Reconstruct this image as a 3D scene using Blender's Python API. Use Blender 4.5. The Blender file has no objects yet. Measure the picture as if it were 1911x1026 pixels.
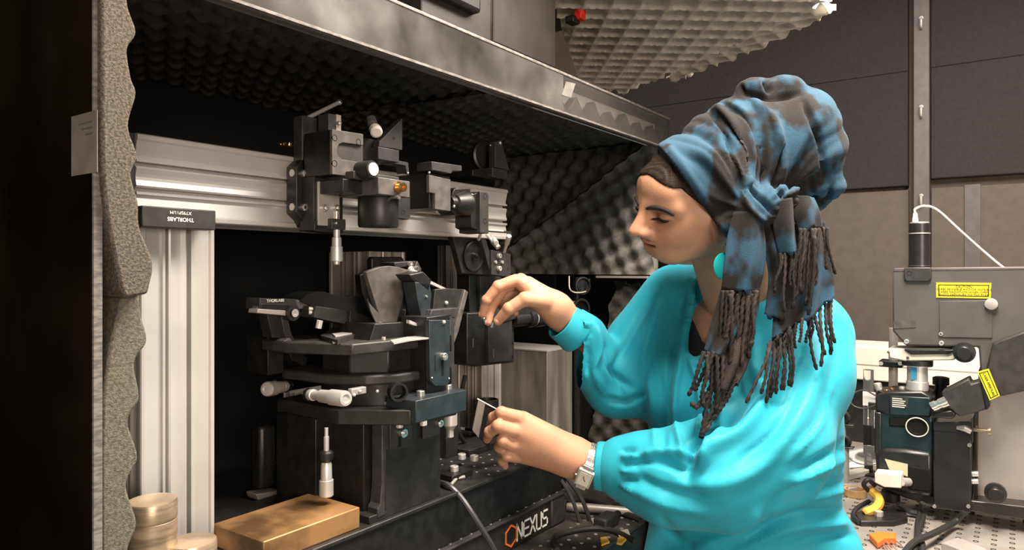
import bpy, bmesh, math, random
import numpy as np
from mathutils import Vector, Matrix
random.seed(7)
sc = bpy.context.scene
COL = sc.collection
# ------------------------------------------------------------------ camera
TH = math.radians(35.4)              # angle between the view axis and the rail direction (world X)
FL = 1330.0                          # focal length in pixels of a 1911 px wide frame
CX, HZ, CZ = 955.5, 500.0, 1.45      # principal column, horizon row, lens height
Fv = Vector((math.cos(TH), math.sin(TH), 0)); Rv = Vector((math.sin(TH), -math.cos(TH), 0))
cam = bpy.data.cameras.new('camera'); camo = bpy.data.objects.new('camera', cam); COL.objects.link(camo)
camo.location = (0, 0, CZ); camo.rotation_euler = (math.pi/2, 0, TH - math.pi/2)
cam.sensor_width = 36; cam.lens = FL/1911*36; cam.shift_y = -(513-HZ)/1911; cam.clip_start = .02
sc.camera = camo
# ------------------------------------------------------------------ world, lamps, exposure
w = bpy.data.worlds.new('world'); sc.world = w; w.use_nodes = True
w.node_tree.nodes['Background'].inputs[0].default_value = (1.0, .86, .74, 1)
w.node_tree.nodes['Background'].inputs[1].default_value = .25
def area(name, loc, target, sx, sy, power, col):
    l = bpy.data.lights.new(name, 'AREA'); l.shape = 'RECTANGLE'; l.size = sx; l.size_y = sy
    l.energy = power; l.color = col
    o = bpy.data.objects.new(name, l); COL.objects.link(o); o.location = loc
    o.rotation_euler = (Vector(target)-Vector(loc)).to_track_quat('-Z', 'Y').to_euler()
    return o
area('ceiling_lamp_aisle', (1.30, -.06, 2.6), (1.18, .25, 1.1), .7, .4, 44, (1, .90, .80))
area('ceiling_lamp_bench', (.68, .16, 2.6), (.90, .50, 1.1), .6, .35, 40, (1, .88, .74))
area('added_front_fill', (-.9, -1.8, 1.72), (.9, .7, 1.4), 1.0, .7, 44, (1, .84, .70))  # added fill at head height, brightens the rail front and the foam undersides
area('ceiling_lamp_far', (1.95, -.15, 2.6), (2.0, -.1, .9), .7, .7, 26, (1, .88, .76))
sc.view_settings.view_transform = 'Standard'; sc.view_settings.look = 'None'
sc.view_settings.gamma = 1; sc.view_settings.use_curve_mapping = False
sc.view_settings.exposure = 0.25
# ------------------------------------------------------------------ photograph -> place
def W(r, f, z): return Rv*r + Fv*f + Vector((0, 0, z))
def Q(px, py, Y=None, X=None, Z=None, f=None):
    u = (px-CX)/FL; v = (HZ-py)/FL
    d = Fv + Rv*u + Vector((0, 0, v))
    if f is not None: t = f
    elif Y is not None: t = Y/d.y
    elif X is not None: t = X/d.x
    else: t = (Z-CZ)/d.z
    return Vector((0, 0, CZ)) + d*t
# ------------------------------------------------------------------ materials
MATS = {}
def mat(name, col, rough=.5, metal=0, var=.0, vscale=40, bump=0, bscale=200, spec=.5, sss=0, trans=0, col2=None, ramp=(.4, .6), sheen=0, aniso=None, detail=4):
    m = bpy.data.materials.new(name); m.use_nodes = True; nt = m.node_tree; b = nt.nodes['Principled BSDF']
    b.inputs['Base Color'].default_value = (*col, 1); b.inputs['Roughness'].default_value = rough
    b.inputs['Metallic'].default_value = metal; b.inputs['Specular IOR Level'].default_value = spec
    if sss: b.inputs['Subsurface Weight'].default_value = sss; b.inputs['Subsurface Radius'].default_value = (.012, .004, .002); b.inputs['Subsurface Scale'].default_value = 1
    if trans: b.inputs['Transmission Weight'].default_value = trans
    if sheen: b.inputs['Sheen Weight'].default_value = sheen
    tc = nt.nodes.new('ShaderNodeTexCoord')
    vec = tc.outputs['Object']
    if aniso:
        mp = nt.nodes.new('ShaderNodeMapping'); mp.inputs['Scale'].default_value = aniso
        nt.links.new(vec, mp.inputs[0]); vec = mp.outputs[0]
    if var or col2:
        n = nt.nodes.new('ShaderNodeTexNoise'); n.inputs['Scale'].default_value = vscale; n.inputs['Detail'].default_value = detail
        nt.links.new(vec, n.inputs['Vector'])
        r = nt.nodes.new('ShaderNodeValToRGB'); r.color_ramp.elements[0].position = ramp[0]; r.color_ramp.elements[1].position = ramp[1]
        c2 = col2 if col2 else tuple(min(1, c*(1+var)) for c in col)
        c1 = col if col2 else tuple(c*(1-var) for c in col)
        r.color_ramp.elements[0].color = (*c1, 1); r.color_ramp.elements[1].color = (*c2, 1)
        nt.links.new(n.outputs['Fac'], r.inputs[0]); nt.links.new(r.outputs[0], b.inputs['Base Color'])
    if bump:
        n2 = nt.nodes.new('ShaderNodeTexNoise'); n2.inputs['Scale'].default_value = bscale; n2.inputs['Detail'].default_value = 3
        nt.links.new(vec, n2.inputs['Vector'])
        bp = nt.nodes.new('ShaderNodeBump'); bp.inputs['Strength'].default_value = bump; bp.inputs['Distance'].default_value = .002
        nt.links.new(n2.outputs['Fac'], bp.inputs['Height']); nt.links.new(bp.outputs[0], b.inputs['Normal'])
    MATS[name] = m; return m
M_black = mat('black_anodised', (.009, .0087, .0086), .42, 0, .3, 60)
M_black2 = mat('soft_black_anodised', (.015, .0142, .014), .5, 0, .3, 50)
M_char = mat('charcoal_anodised', (.028, .0262, .0258), .5, 0, .2, 60)
M_grey = mat('grey_anodised', (.075, .068, .064), .5, 0, .2, 60)
M_teal = mat('blue_black_anodised', (.016, .022, .026), .45, 0, .2, 60)
M_rub = mat('black_rubber', (.012, .012, .012), .6)
M_matte = mat('matte_black', (.006, .006, .006), .8, spec=.2)
M_alu = mat('extruded_aluminium', (.46, .44, .42), .42, .35, .06, 9, aniso=(1, 1, 1))
M_aluv = mat('upright_aluminium', (.50, .48, .45), .42, .35, .06, 9)
M_alud = mat('dull_aluminium', (.42, .38, .35), .45, .4, .08, 9)
M_steel = mat('bright_steel', (.70, .68, .65), .25, .9)
M_sat = mat('satin_chrome', (.62, .60, .57), .38, .55)
M_sblk = mat('brushed_steel_block', (.30, .275, .24), .42, .55, .35, 8, aniso=(3, 3, .5))
M_brass = mat('worn_bronze', (.30, .165, .07), .45, .55, .55, 14, .15, 60)
M_bronz = mat('brass_fitting', (.75, .45, .18), .25, 1)
M_knob = mat('warm_steel_cylinder', (.42, .32, .22), .35, .65, .3, 20, aniso=(1, 1, 6))
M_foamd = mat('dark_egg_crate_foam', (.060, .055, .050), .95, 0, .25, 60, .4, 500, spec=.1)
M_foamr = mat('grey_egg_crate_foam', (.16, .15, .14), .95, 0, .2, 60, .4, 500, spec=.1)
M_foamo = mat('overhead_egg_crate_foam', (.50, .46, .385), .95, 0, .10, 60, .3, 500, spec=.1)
M_foaml = mat('cut_edge_foam', (.105, .091, .073), .95, 0, .35, 420, .5, 700, spec=.1)
M_foamg = mat('olive_cut_edge_foam', (.122, .115, .088), .95, 0, .25, 300, .5, 700, spec=.1)
M_panel = mat('smoked_acrylic', (.008, .006, .0035), .4, 0, .5, 5, spec=.0)
M_edge = mat('panel_cut_edge', (.16, .145, .13), .4, 0, .3, 90, aniso=(1, 1, 4))
M_label = mat('paper_label', (.17, .155, .135), .7, 0, .15, 30)
M_white = mat('white_print', (.8, .8, .78), .6)
M_cream = mat('cream_enamel', (.72, .67, .58), .5, 0, .04, 12)
M_yel = mat('yellow_sign', (.85, .72, .02), .5)
M_ink = mat('black_ink', (.01, .01, .01), .6)
M_orange = mat('orange_plastic', (.75, .16, .02), .4)
M_red = mat('red_plastic', (.72, .03, .01), .4)
M_tape = mat('yellow_tape', (.62, .36, .05), .5)
M_note = mat('pale_green_note', (.48, .46, .30), .7)
M_olv = mat('grey_enamel', (.075, .07, .066), .5, 0, .08, 20)
M_mblk = mat('black_enamel', (.014, .013, .0135), .35, 0, .2, 30)
M_mteal = mat('dark_teal_enamel', (.012, .022, .026), .35, 0, .2, 30)
M_wallu = mat('purple_grey_acoustic_board', (.021, .0175, .0195), .9, 0, .1, 90, .15, 300)
M_walll = mat('taupe_board', (.098, .078, .062), .85, 0, .06, 30)
M_post = mat('dark_metal_post', (.085, .075, .075), .5, 0, .1, 30)
M_floor = mat('grey_vinyl_floor', (.22, .21, .20), .5, 0, .15, 6)
M_tabl = mat('black_table_top', (.040, .036, .031), .45, 0, .4, 20)
M_tabs = mat('steel_table_top', (.42, .38, .34), .4, .5, .15, 12)
M_blue = mat('blue_ring', (.04, .25, .42), .4)
M_glassd = mat('dark_lens', (.02, .02, .025), .08, spec=.8)
M_hair = mat('dark_brown_hair', (.020, .010, .0065), .62, 0, .5, 60, .5, 160, spec=.3, aniso=(1, 1, 6))
M_wood = mat('amber_wood', (.42, .25, .11), .5, 0, .2, 30)
# ------------------------------------------------------------------ mesh builder
ORG = {}
class MB:
    def __init__(s): s.v = []; s.f = []
    def add(s, vs, fs):
        o = len(s.v); s.v += [Vector(p) for p in vs]; s.f += [[i+o for i in f] for f in fs]; return s
    def box(s, a, b):
        x0, x1 = sorted((a[0], b[0])); y0, y1 = sorted((a[1], b[1])); z0, z1 = sorted((a[2], b[2]))
        return s.add([(x0,y0,z0),(x1,y0,z0),(x1,y1,z0),(x0,y1,z0),(x0,y0,z1),(x1,y0,z1),(x1,y1,z1),(x0,y1,z1)],
                     [[0,3,2,1],[4,5,6,7],[0,1,5,4],[1,2,6,5],[2,3,7,6],[3,0,4,7]])
    def prism(s, poly, vec):
        n = len(poly); vec = Vector(vec); P = [Vector(p) for p in poly]
        nn = Vector((0,0,0))
        for i in range(n): nn += P[i].cross(P[(i+1) % n])
        if nn.dot(vec) > 0: P = P[::-1]
        vs = P + [p+vec for p in P]
        return s.add(vs, [list(range(n)), list(range(2*n-1, n-1, -1))] + [[i, i+n, (i+1) % n+n, (i+1) % n] for i in range(n)])
    def lathe(s, p, ax, prof, n=24, cap=True):
        ax = Vector(ax).normalized(); p = Vector(p)
        a = ax.orthogonal().normalized(); b = ax.cross(a); vs = []; fs = []
        for (h, r) in prof:
            for k in range(n):
                t = 2*math.pi*k/n; vs.append(p + ax*h + (a*math.cos(t)+b*math.sin(t))*max(r, 1e-5))
        m = len(prof)
        for i in range(m-1):
            for k in range(n):
                fs.append([i*n+k, i*n+(k+1) % n, (i+1)*n+(k+1) % n, (i+1)*n+k])
        if cap: fs.append(list(range(n-1, -1, -1))); fs.append([(m-1)*n+k for k in range(n)])
        return s.add(vs, fs)
    def cyl(s, p0, p1, r0, r1=None, n=20):
        p0 = Vector(p0); p1 = Vector(p1); h = (p1-p0).length
        return s.lathe(p0, p1-p0, [(0, r0), (h, r0 if r1 is None else r1)], n)
    def tube(s, pts, r, n=8):
        pts = [Vector(p) for p in pts]; m = len(pts)
        rr = r if hasattr(r, '__len__') else [r]*m
        vs = []; fs = []; t0 = (pts[1]-pts[0]).normalized(); a = t0.orthogonal().normalized()
        for i in range(m):
            t = (pts[min(i+1, m-1)]-pts[max(i-1, 0)]).normalized()
            a = (a - t*a.dot(t)).normalized(); b = t.cross(a)
            for k in range(n):
                q = 2*math.pi*k/n; vs.append(pts[i] + (a*math.cos(q)+b*math.sin(q))*rr[i])
        for i in range(m-1):
            for k in range(n): fs.append([i*n+k, i*n+(k+1) % n, (i+1)*n+(k+1) % n, (i+1)*n+k])
        fs.append(list(range(n-1, -1, -1))); fs.append([(m-1)*n+k for k in range(n)])
        return s.add(vs, fs)
    def ball(s, c, r, n=16, m=10, rz=None):
        return s.lathe(Vector(c)-Vector((0,0,rz or r)), (0,0,1), [((rz or r)*(1-math.cos(math.pi*i/m)), r*math.sin(math.pi*i/m)) for i in range(m+1)], n)
    # pieces read off the photograph, standing at their own distance
    def fy(s, x0, y0, x1, y1, Y, dy):                     # front face in plane Y; rows read at its left edge
        a = Q(x0, y0, Y=Y); b = Q(x0, y1, Y=Y); c = Q(x1, y0, Y=Y)
        return s.box((a.x, Y, b.z), (c.x, Y+dy, a.z))
    def fx(s, x0, y0, x1, y1, X, dx):
        a = Q(x0, y0, X=X); b = Q(x0, y1, X=X); c = Q(x1, y0, X=X)
        return s.box((X, c.y, b.z), (X+dx, a.y, a.z))
    def py(s, poly, Y, dy): return s.prism([Q(x, y, Y=Y) for x, y in poly], (0, dy, 0))
    def pX(s, poly, X, dx): return s.prism([Q(x, y, X=X) for x, y in poly], (dx, 0, 0))
def spline(pts, n=8):
    pts = [Vector(p) for p in pts]; P = [pts[0]*2-pts[1]] + pts + [pts[-1]*2-pts[-2]]; out = []
    for i in range(1, len(P)-2):
        for k in range(n):
            t = k/n; a, b, c, d = P[i-1:i+3]
            out.append(.5*((2*b)+(c-a)*t+(2*a-5*b+4*c-d)*t*t+(3*b-a-3*c+d)*t**3))
    return out+[pts[-1]]
def mesh_of(name, V, F, m, smooth=30):
    me = bpy.data.meshes.new(name); me.from_pydata([tuple(v) for v in V], [], F); me.update()
    if m: me.materials.append(m)
    if smooth:
        me.polygons.foreach_set('use_smooth', [True]*len(me.polygons))
        if smooth < 180: me.set_sharp_from_angle(angle=math.radians(smooth))
    return me
def link(name, me, parent=None, org=None):
    o = bpy.data.objects.new(name, me); COL.objects.link(o)
    if parent is not None: o.parent = parent; ORG[o] = ORG[parent]
    return o
def obj(name, mb, m, parent=None, bev=0, smooth=30, kind=None, label=None):
    V = mb.v
    if parent is None:
        xs = [v.x for v in V]; ys = [v.y for v in V]; zs = [v.z for v in V]
        org = Vector(((min(xs)+max(xs))/2, (min(ys)+max(ys))/2, min(zs)))
    else: org = ORG[parent]
    me = mesh_of(name, [v-org for v in V], mb.f, m, smooth)
    o = link(name, me, parent)
    if parent is None: o.location = org; ORG[o] = org
    if bev:
        b = o.modifiers.new('bevel', 'BEVEL'); b.width = bev; b.segments = 2; b.limit_method = 'ANGLE'; b.angle_limit = math.radians(40)
    if kind: o['kind'] = kind
    if label: o['label'] = label
    return o
def thing(name, label, cat, loc, group=None):
    o = bpy.data.objects.new(name, None); COL.objects.link(o); o.location = loc; o.empty_display_size = .02
    ORG[o] = Vector(loc); o['label'] = label; o['category'] = cat
    if group: o['group'] = group
    return o
def tag(o, label, cat, group=None):
    o['label'] = label; o['category'] = cat
    if group: o['group'] = group
    return o
_scr = {}
def screw(p, ax, r, parent, m=None, name='socket_screw'):
    """socket head cap screw: knurled head with a recessed socket; p = seat centre, ax = outward"""
    m = m or M_steel; key = (round(r, 5), m.name)
    if key not in _scr:
        b = MB(); h = r*1.15
        b.lathe((0,0,-.0008), (0,0,1), [(0, r), (h, r), (h+.0006, r*.9), (h+.0006, r*.55), (h*.45, r*.5), (h*.45, .0001)], 12)
        _scr[key] = mesh_of('socket_screw', b.v, b.f, m, 35)
    o = link(name, _scr[key], parent); o.location = Vector(p)-ORG[parent]
    o.rotation_euler = Vector(ax).to_track_quat('Z', 'Y').to_euler(); return o
_hol = {}
def hole(p, ax, r, parent, name='bore_hole', m=None):
    m = m or M_matte; key = (round(r, 5), m.name)
    if key not in _hol:
        b = MB(); b.lathe((0,0,-.002), (0,0,1), [(0, r), (.0023, r), (.0023, r*.84), (.0006, r*.8), (.0006, .0001)], 14)
        _hol[key] = mesh_of('bore_hole', b.v, b.f, m, 35)
    o = link(name, _hol[key], parent); o.location = Vector(p)-ORG[parent]
    o.rotation_euler = Vector(ax).to_track_quat('Z', 'Y').to_euler(); return o
def text(name, body, size, origin, xdir, updir, m, parent, depth=.0003, align='LEFT', shear=0, bold=0):
    cu = bpy.data.curves.new('t', 'FONT'); cu.body = body; cu.size = size; cu.align_x = align; cu.align_y = 'CENTER'
    cu.extrude = depth; cu.shear = shear; cu.offset = bold
    t = bpy.data.objects.new('t', cu); COL.objects.link(t)
    dg = bpy.context.evaluated_depsgraph_get(); me = bpy.data.meshes.new_from_object(t.evaluated_get(dg))
    bpy.data.objects.remove(t); bpy.data.curves.remove(cu)
    x = Vector(xdir).normalized(); u = Vector(updir).normalized(); n = x.cross(u)
    Mx = Matrix((x, u, n)).transposed().to_4x4(); Mx.translation = Vector(origin)-ORG[parent]
    me.transform(Mx); me.materials.clear(); me.materials.append(m); me.name = name
    return link(name, me, parent)
NY = Vector((0,-1,0)); NX = Vector((-1,0,0)); UP = Vector((0,0,1)); EX = Vector((1,0,0)); EY = Vector((0,1,0))
# ------------------------------------------------------------------ egg-crate foam slab
def foam(name, c00, c10, c11, c01, nrm, th, amp, wl, nu, nv, m, parent=None, ragged=0, phase=0, tilt=0, pit=False):
    c00, c10, c11, c01 = [Vector(c) for c in (c00, c10, c11, c01)]; nrm = Vector(nrm).normalized()
    ud = (c10-c00).normalized(); vd = (c01-c00); vd = (vd - ud*vd.dot(ud)).normalized()
    V = []; F = []; rng = random.Random(sum(map(ord, name))+int(phase*10)); rag = [[rng.uniform(-1, 1) for _ in range(60)] for _ in range(4)]
    def rg(k, t): t *= 24; i = int(t); q = t-i; return rag[k][i]*(1-q)+rag[k][i+1]*q
    for j in range(nv+1):
        for i in range(nu+1):
            s, t = i/nu, j/nv
            p = c00*(1-s)*(1-t)+c10*s*(1-t)+c11*s*t+c01*(1-s)*t
            if ragged:
                if j == 0: p = p + vd*ragged*rg(0, s)
                if j == nv: p = p + vd*ragged*rg(1, s)
                if i == 0: p = p + ud*ragged*rg(2, t)
                if i == nu: p = p + ud*ragged*rg(3, t)
            a = (p-c00).dot(ud); b = (p-c00).dot(vd)
            a, b = a*math.cos(tilt)-b*math.sin(tilt), a*math.sin(tilt)+b*math.cos(tilt)
            h = math.cos(2*math.pi*a/wl+phase)*math.cos(2*math.pi*b/wl)
            if pit: h = 1-2*abs(h)**1.3
            else: h = math.copysign(abs(h)**.75, h)
            V.append(p + nrm*(amp*h))
    N = (nu+1)*(nv+1); idx = lambda i, j: j*(nu+1)+i
    flip = ud.cross(vd).dot(nrm) < 0
    for j in range(nv):
        for i in range(nu):
            q = [idx(i, j), idx(i+1, j), idx(i+1, j+1), idx(i, j+1)]; F.append(q[::-1] if flip else q)
    ring = [idx(i, 0) for i in range(nu)] + [idx(nu, j) for j in range(nv)] + [idx(i, nv) for i in range(nu, 0, -1)] + [idx(0, j) for j in range(nv, 0, -1)]
    bk = []
    for k in ring:
        p = V[k]; i = k % (nu+1); j = k//(nu+1); s, t = i/nu, j/nv
        base = p - nrm*((p-c00).dot(nrm)) ; bk.append(len(V)); V.append(base - nrm*th)
    L = len(ring)
    for k in range(L):
        q = [ring[k], bk[k], bk[(k+1) % L], ring[(k+1) % L]]; F.append(q[::-1] if flip else q)
    F.append(bk if flip else bk[::-1])
    mb = MB(); mb.v = V; mb.f = F
    return obj(name, mb, m, parent, smooth=60)
# ================================================================== the room
def struct(name, mb, m, parent=None, **k):
    return obj(name, mb, m, parent, kind='structure' if parent is None else None, **k)
struct('floor', MB().box((-2.5, -3, -.05), (3.2, 3, 0)), M_floor)
XW = 3.0
zs = Q(1640, 351, X=XW).z
wb = struct('wall_back', MB().box((XW+.02, -3, 0), (XW+.12, 3, 2.9)), M_walll)
for a, b in ((1100, 1696), (1738, 2100)):                       # acoustic boards hung above, taupe boards below
    y0 = Q(b, 350, X=XW).y; y1 = Q(a, 350, X=XW).y
    obj('acoustic_board', MB().box((XW-.025, y0, zs+(0.02 if a > 1500 else 0)), (XW+.02, y1, 2.9)), M_wallu, wb, bev=.004)
    for k, zz in ((1, zs+.42),):
        obj('board_joint', MB().box((XW-.0262, y0+.002, zz), (XW-.0245, y1-.002, zz+.003)), M_matte, wb)
    obj('taupe_board', MB().box((XW-.005, y0, 0), (XW+.02, y1, zs-.012)), M_walll, wb, bev=.003)
ph = MB(); a = Q(1705, 300, X=XW-.04); b = Q(1735, 300, X=XW-.04)
pst = tag(obj('wall_post', MB().box((XW-.05, b.y, 0), (XW+.02, a.y, 2.9)), M_post, bev=.003),
    'dark metal wall post with small hooks between the two purple grey boards', 'post')
for yy in (35, 200, 365):
    c = Q(1720, yy, X=XW-.05)
    hk = MB().cyl(c, c+Vector((-.012,0,0)), .006); hk.tube(spline([c+Vector((-.012,0,0)), c+Vector((-.022,0,-.01)), c+Vector((-.02,0,-.03)), c+Vector((-.012,0,-.036))]), .0045)
    obj('hook', hk, M_sat, pst)
# clear strip hung on the taupe board
a = Q(1800, 345, X=XW-.008); b = Q(1830, 480, X=XW-.008)
tag(obj('hanging_strip', MB().box((XW-.012, b.y, 1.15), (XW-.006, a.y, a.z)), M_post, bev=.001),
    'narrow grey strip hanging on the taupe board right of the post', 'strip')
# ================================================================== optical tables
ZB, ZT, ZS = 1.04, .985, 1.115         # breadboard top, table top, slab top
def table(name, label, x0, x1, y0, y1, z, th, m, top_m):
    t = thing(name, label, 'table', ((x0+x1)/2, (y0+y1)/2, 0))
    obj('table_top', MB().box((x0, y0, z-.006), (x1, y1, z)), top_m, t)
    obj('table_core', MB().box((x0, y0, z-th), (x1, y1, z-.006)), m, t, bev=.004)
    for x in (x0+.12, x1-.12):
        for y in (y0+.12, y1-.12):
            obj('leg', MB().box((x-.05, y-.05, 0), (x+.05, y+.05, z-th)), m, t, bev=.006)
    return t
t1 = table('optical_table', 'black optical table under the foam lined enclosure', .10, 1.56, .562, 1.45, ZT, .2, M_black2, M_tabl)
t2 = table('optical_table', 'pale steel optical table carrying the microscope', 1.50, 2.75, -1.3, .49, .9, .2, M_black2, M_tabs)
# tapped holes (flat rings set in the tops), one joined part each
def holes(parent, x0, x1, y0, y1, st, z, r, m, ring=None):
    h = MB()
    x = x0
    while x < x1:
        y = y0
        while y < y1:
            h.lathe((x, y, z-.004), (0,0,1), [(0, r), (.0046, r), (.0046, r*.7), (.001, r*.6)], 8, cap=False); y += st
        x += st
    return obj('tapped_holes', h, m, parent, kind='stuff')
holes(t1, .70, 1.5, .577, .675, .025, ZT, .0032, M_sat)
holes(t2, 1.53, 2.3, -.35, .42, .03, .9, .0052, M_matte)
# ================================================================== NEXUS breadboard and black slab
YB = .677
bb = thing('breadboard', 'black breadboard with white lettering and orange hexagon on its edge', 'breadboard', (.85, .95, ZT))
xr = Q(1056, 930, Y=YB).x
obj('board_core', MB().box((.33, YB+.004, ZT), (xr, 1.09, ZB-.004)), M_black2, bb, bev=.003)
obj('board_top', MB().box((.328, YB, ZB-.004), (xr+.004, 1.09, ZB)), M_char, bb, bev=.0015)
obj('corner_cap', MB().box((xr-.045, YB+.0015, ZT+.001), (xr+.002, 1.09, ZB-.0045)), M_char, bb, bev=.004)
holes(bb, .36, xr-.01, YB+.012, .73, .025, ZB, .0022, M_sat)
holes(bb, .93, xr-.01, .78, .95, .025, ZB, .0022, M_sat)
nx = Q(966, 1000, Y=YB)
zc = (ZT+ZB)/2-.003
p0 = Vector((Q(968, 990, Y=YB).x, YB+.0035, zc)); p1 = Vector((Q(1027, 965, Y=YB).x, YB+.0035, zc))
L = p1.x-p0.x
# lettering drawn as strokes: N E X U S
def strokes(mb, segs, x, s, wd, y, z, sw):
    for (ax, az, bx, bz) in segs:
        a = Vector((x+ax*s, y, z+az*wd)); b = Vector((x+bx*s, y, z+bz*wd)); d = (b-a).normalized(); n = Vector((-d.z, 0, d.x))*sw
        e = d*sw
        mb.prism([a-e+n, b+e+n, b+e-n, a-e-n], (0, -.0006, 0))
nm = MB(); cw = L/5; hh = .026
GL = {'N': [(0,0,0,1),(0,1,.75,0),(.75,0,.75,1)], 'E': [(.75,1,0,1),(0,1,0,0),(0,0,.75,0),(.25,.5,.7,.5)], 'X': [(0,0,.75,1),(0,1,.75,0)], 'U': [(0,1,0,0),(0,0,.75,0),(.75,0,.75,1)], 'S': [(.75,1,0,1),(0,1,0,.5),(0,.5,.75,.5),(.75,.5,.75,0),(.75,0,0,0)]}
for k, ch in enumerate('NEXUS'): strokes(nm, GL[ch], p0.x+k*cw, cw, hh, p0.y, zc-hh/2, .0016)
obj('lettering', nm, M_white, bb, smooth=0, label='white block lettering')
hx = MB(); hc = Vector((Q(957, 1000, Y=YB).x, p0.y, zc)); R = .019
for k in range(6):
    a0 = math.radians(60*k+30); a1 = math.radians(60*k+90)
    P = lambda a, r: hc + Vector((math.cos(a)*r, 0, math.sin(a)*r))
    hx.prism([P(a0, R), P(a1, R), P(a1, R*.82), P(a0, R*.82)], (0, -.0006, 0))
obj('hexagon_mark', hx, M_orange, bb, smooth=0, label='orange hexagon outline')
sl = thing('base_slab', 'long black metal slab bolted on top of the lettered breadboard', 'slab', (.78, .8, ZB))
xs0 = .485; xs1 = Q(1057, 846, Y=.688).x
obj('slab_body', MB().box((xs0, .688, ZB), (xs1, 1.05, ZS-.006)), M_black, sl, bev=.002)
obj('slab_top', MB().box((xs0, .684, ZS-.006), (xs1+.002, 1.05, ZS)), M_black2, sl, bev=.0015)
holes(sl, .92, xs1-.01, .70, .92, .025, ZS, .0022, M_sat)
# ================================================================== enclosure shell
EX0, EX1, EY0, EY1, EZ = .292, 1.52, .65, 1.12, 1.785
t = thing('enclosure_side_panel', 'dark smoked acrylic side panel at the far left with bright cut edge', 'panel', (EX0, .9, ZT))
obj('sheet', MB().box((EX0-.006, EY0-.012, ZT), (EX0, 1.13, 2.2)), M_panel, t)
a = Q(177, 500, X=EX0-.0062); 
obj('cut_edge', MB().box((EX0-.0065, EY0-.0145, ZT), (EX0+.0005, EY0-.0115, 2.2)), M_edge, t)
lb0 = Q(134, 218, X=EX0-.0064); lb1 = Q(182, 330, X=EX0-.0064)
lab = tag(obj('paper_label', MB().box((EX0-.0068, lb1.y, lb1.z+.004), (EX0-.0062, lb0.y, lb0.z)), M_label), 'pale paper label stuck on the dark side panel', 'label')
lm = MB(); 
for k in range(3): lm.box((EX0-.0071, lb1.y+.008, lb0.z-.009-k*.005), (EX0-.0067, lb0.y-.014-.006*k, lb0.z-.0078-k*.005))
obj('faint_print', lm, M_olv, lab, label='faint grey printed lines')
# foam on the side panel: two pieces, cut edge towards the room
def cut_foam(name, px, Y, dep, m, label):
    mb = MB(); n = len(px); P = [Q(x, y, Y=Y) for x, y in px]
    mb.prism(P, (0, dep, 0))
    return tag(obj(name, mb, m, bev=.0025, smooth=40), label, 'foam')
def wavy(pts, per=7):
    return [(p.x, p.y) for p in spline([Vector((a, b, 0)) for a, b in pts], per)]
rt = wavy([(236, -40), (240, 12), (255, 60), (239, 92), (246, 145), (255, 176), (241, 235), (257, 290), (246, 326), (259, 378), (262, 424), (286, 490), (277, 548)])
lf = [(234, 556), (226, 538), (216, 490), (201, 410), (193, 340), (190, 250), (190, -40)]
cut_foam('wall_foam', rt+lf, .628, .40, M_foaml, 'brown grey egg crate foam slab, upper piece on the side panel')
rt = wavy([(262, 540), (264, 585), (275, 636), (252, 676), (261, 742), (240, 786), (258, 852), (237, 905), (256, 975), (240, 1026), (240, 1110)])
lf = [(189, 1110), (189, 850), (192, 740), (206, 640), (226, 560), (236, 540)]
cut_foam('wall_foam', rt+lf, .644, .38, M_foamg, 'olive grey egg crate foam slab, lower piece on the side panel')
# back panel, roof, right wall
tag(obj('enclosure_back_panel', MB().box((EX0, EY1, ZT), (EX1+.01, EY1+.01, EZ)), M_matte), 'black back panel of the enclosure behind the uprights', 'panel')
rf = thing('enclosure_roof', 'black roof panel of the enclosure carrying the black plastic unit', 'panel', (.9, .9, EZ-.008))
obj('roof_sheet', MB().box((EX0, EY0+.012, EZ-.008), (EX1+.01, EY1+.01, EZ)), M_panel, rf)
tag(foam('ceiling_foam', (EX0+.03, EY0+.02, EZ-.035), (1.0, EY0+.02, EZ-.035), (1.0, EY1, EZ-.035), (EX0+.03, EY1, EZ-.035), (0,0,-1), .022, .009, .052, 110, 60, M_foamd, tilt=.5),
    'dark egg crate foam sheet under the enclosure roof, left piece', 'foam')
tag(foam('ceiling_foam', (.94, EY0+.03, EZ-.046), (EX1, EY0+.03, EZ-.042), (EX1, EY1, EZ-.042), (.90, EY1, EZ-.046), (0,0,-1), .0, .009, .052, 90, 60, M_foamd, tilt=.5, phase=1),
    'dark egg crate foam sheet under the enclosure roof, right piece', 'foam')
# right wall foam: lower and upper piece meeting on a slanting seam
X1 = EX1-.03
zb = Q(1120, 512, X=X1).z
pA = Q(950, 466, X=X1); pB = Q(1236, 258, X=X1)
fA = lambda x, y: Q(x, y, X=X1)
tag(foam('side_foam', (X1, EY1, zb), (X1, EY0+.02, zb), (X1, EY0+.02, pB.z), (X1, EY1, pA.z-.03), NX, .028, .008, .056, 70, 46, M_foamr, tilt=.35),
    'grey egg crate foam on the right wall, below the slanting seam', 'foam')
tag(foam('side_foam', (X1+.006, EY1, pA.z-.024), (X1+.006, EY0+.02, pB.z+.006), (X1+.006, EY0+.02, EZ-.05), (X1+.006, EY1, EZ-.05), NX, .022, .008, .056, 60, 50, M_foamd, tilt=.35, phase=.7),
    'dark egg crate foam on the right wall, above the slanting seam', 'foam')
rw = thing('enclosure_right_panel', 'black right hand panel of the enclosure with an opening under the foam', 'panel', (EX1, .9, ZT))
obj('upper_sheet', MB().box((EX1, EY0, zb), (EX1+.008, EY1, EZ-.008)), M_panel, rw)
obj('lower_sheet', MB().box((EX1, EY0, ZT), (EX1+.008, EY1, zb-.19)), M_matte, rw)
obj('rear_strip', MB().box((EX1, EY0+.30, zb-.19), (EX1+.008, EY1, zb)), M_matte, rw)
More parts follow.
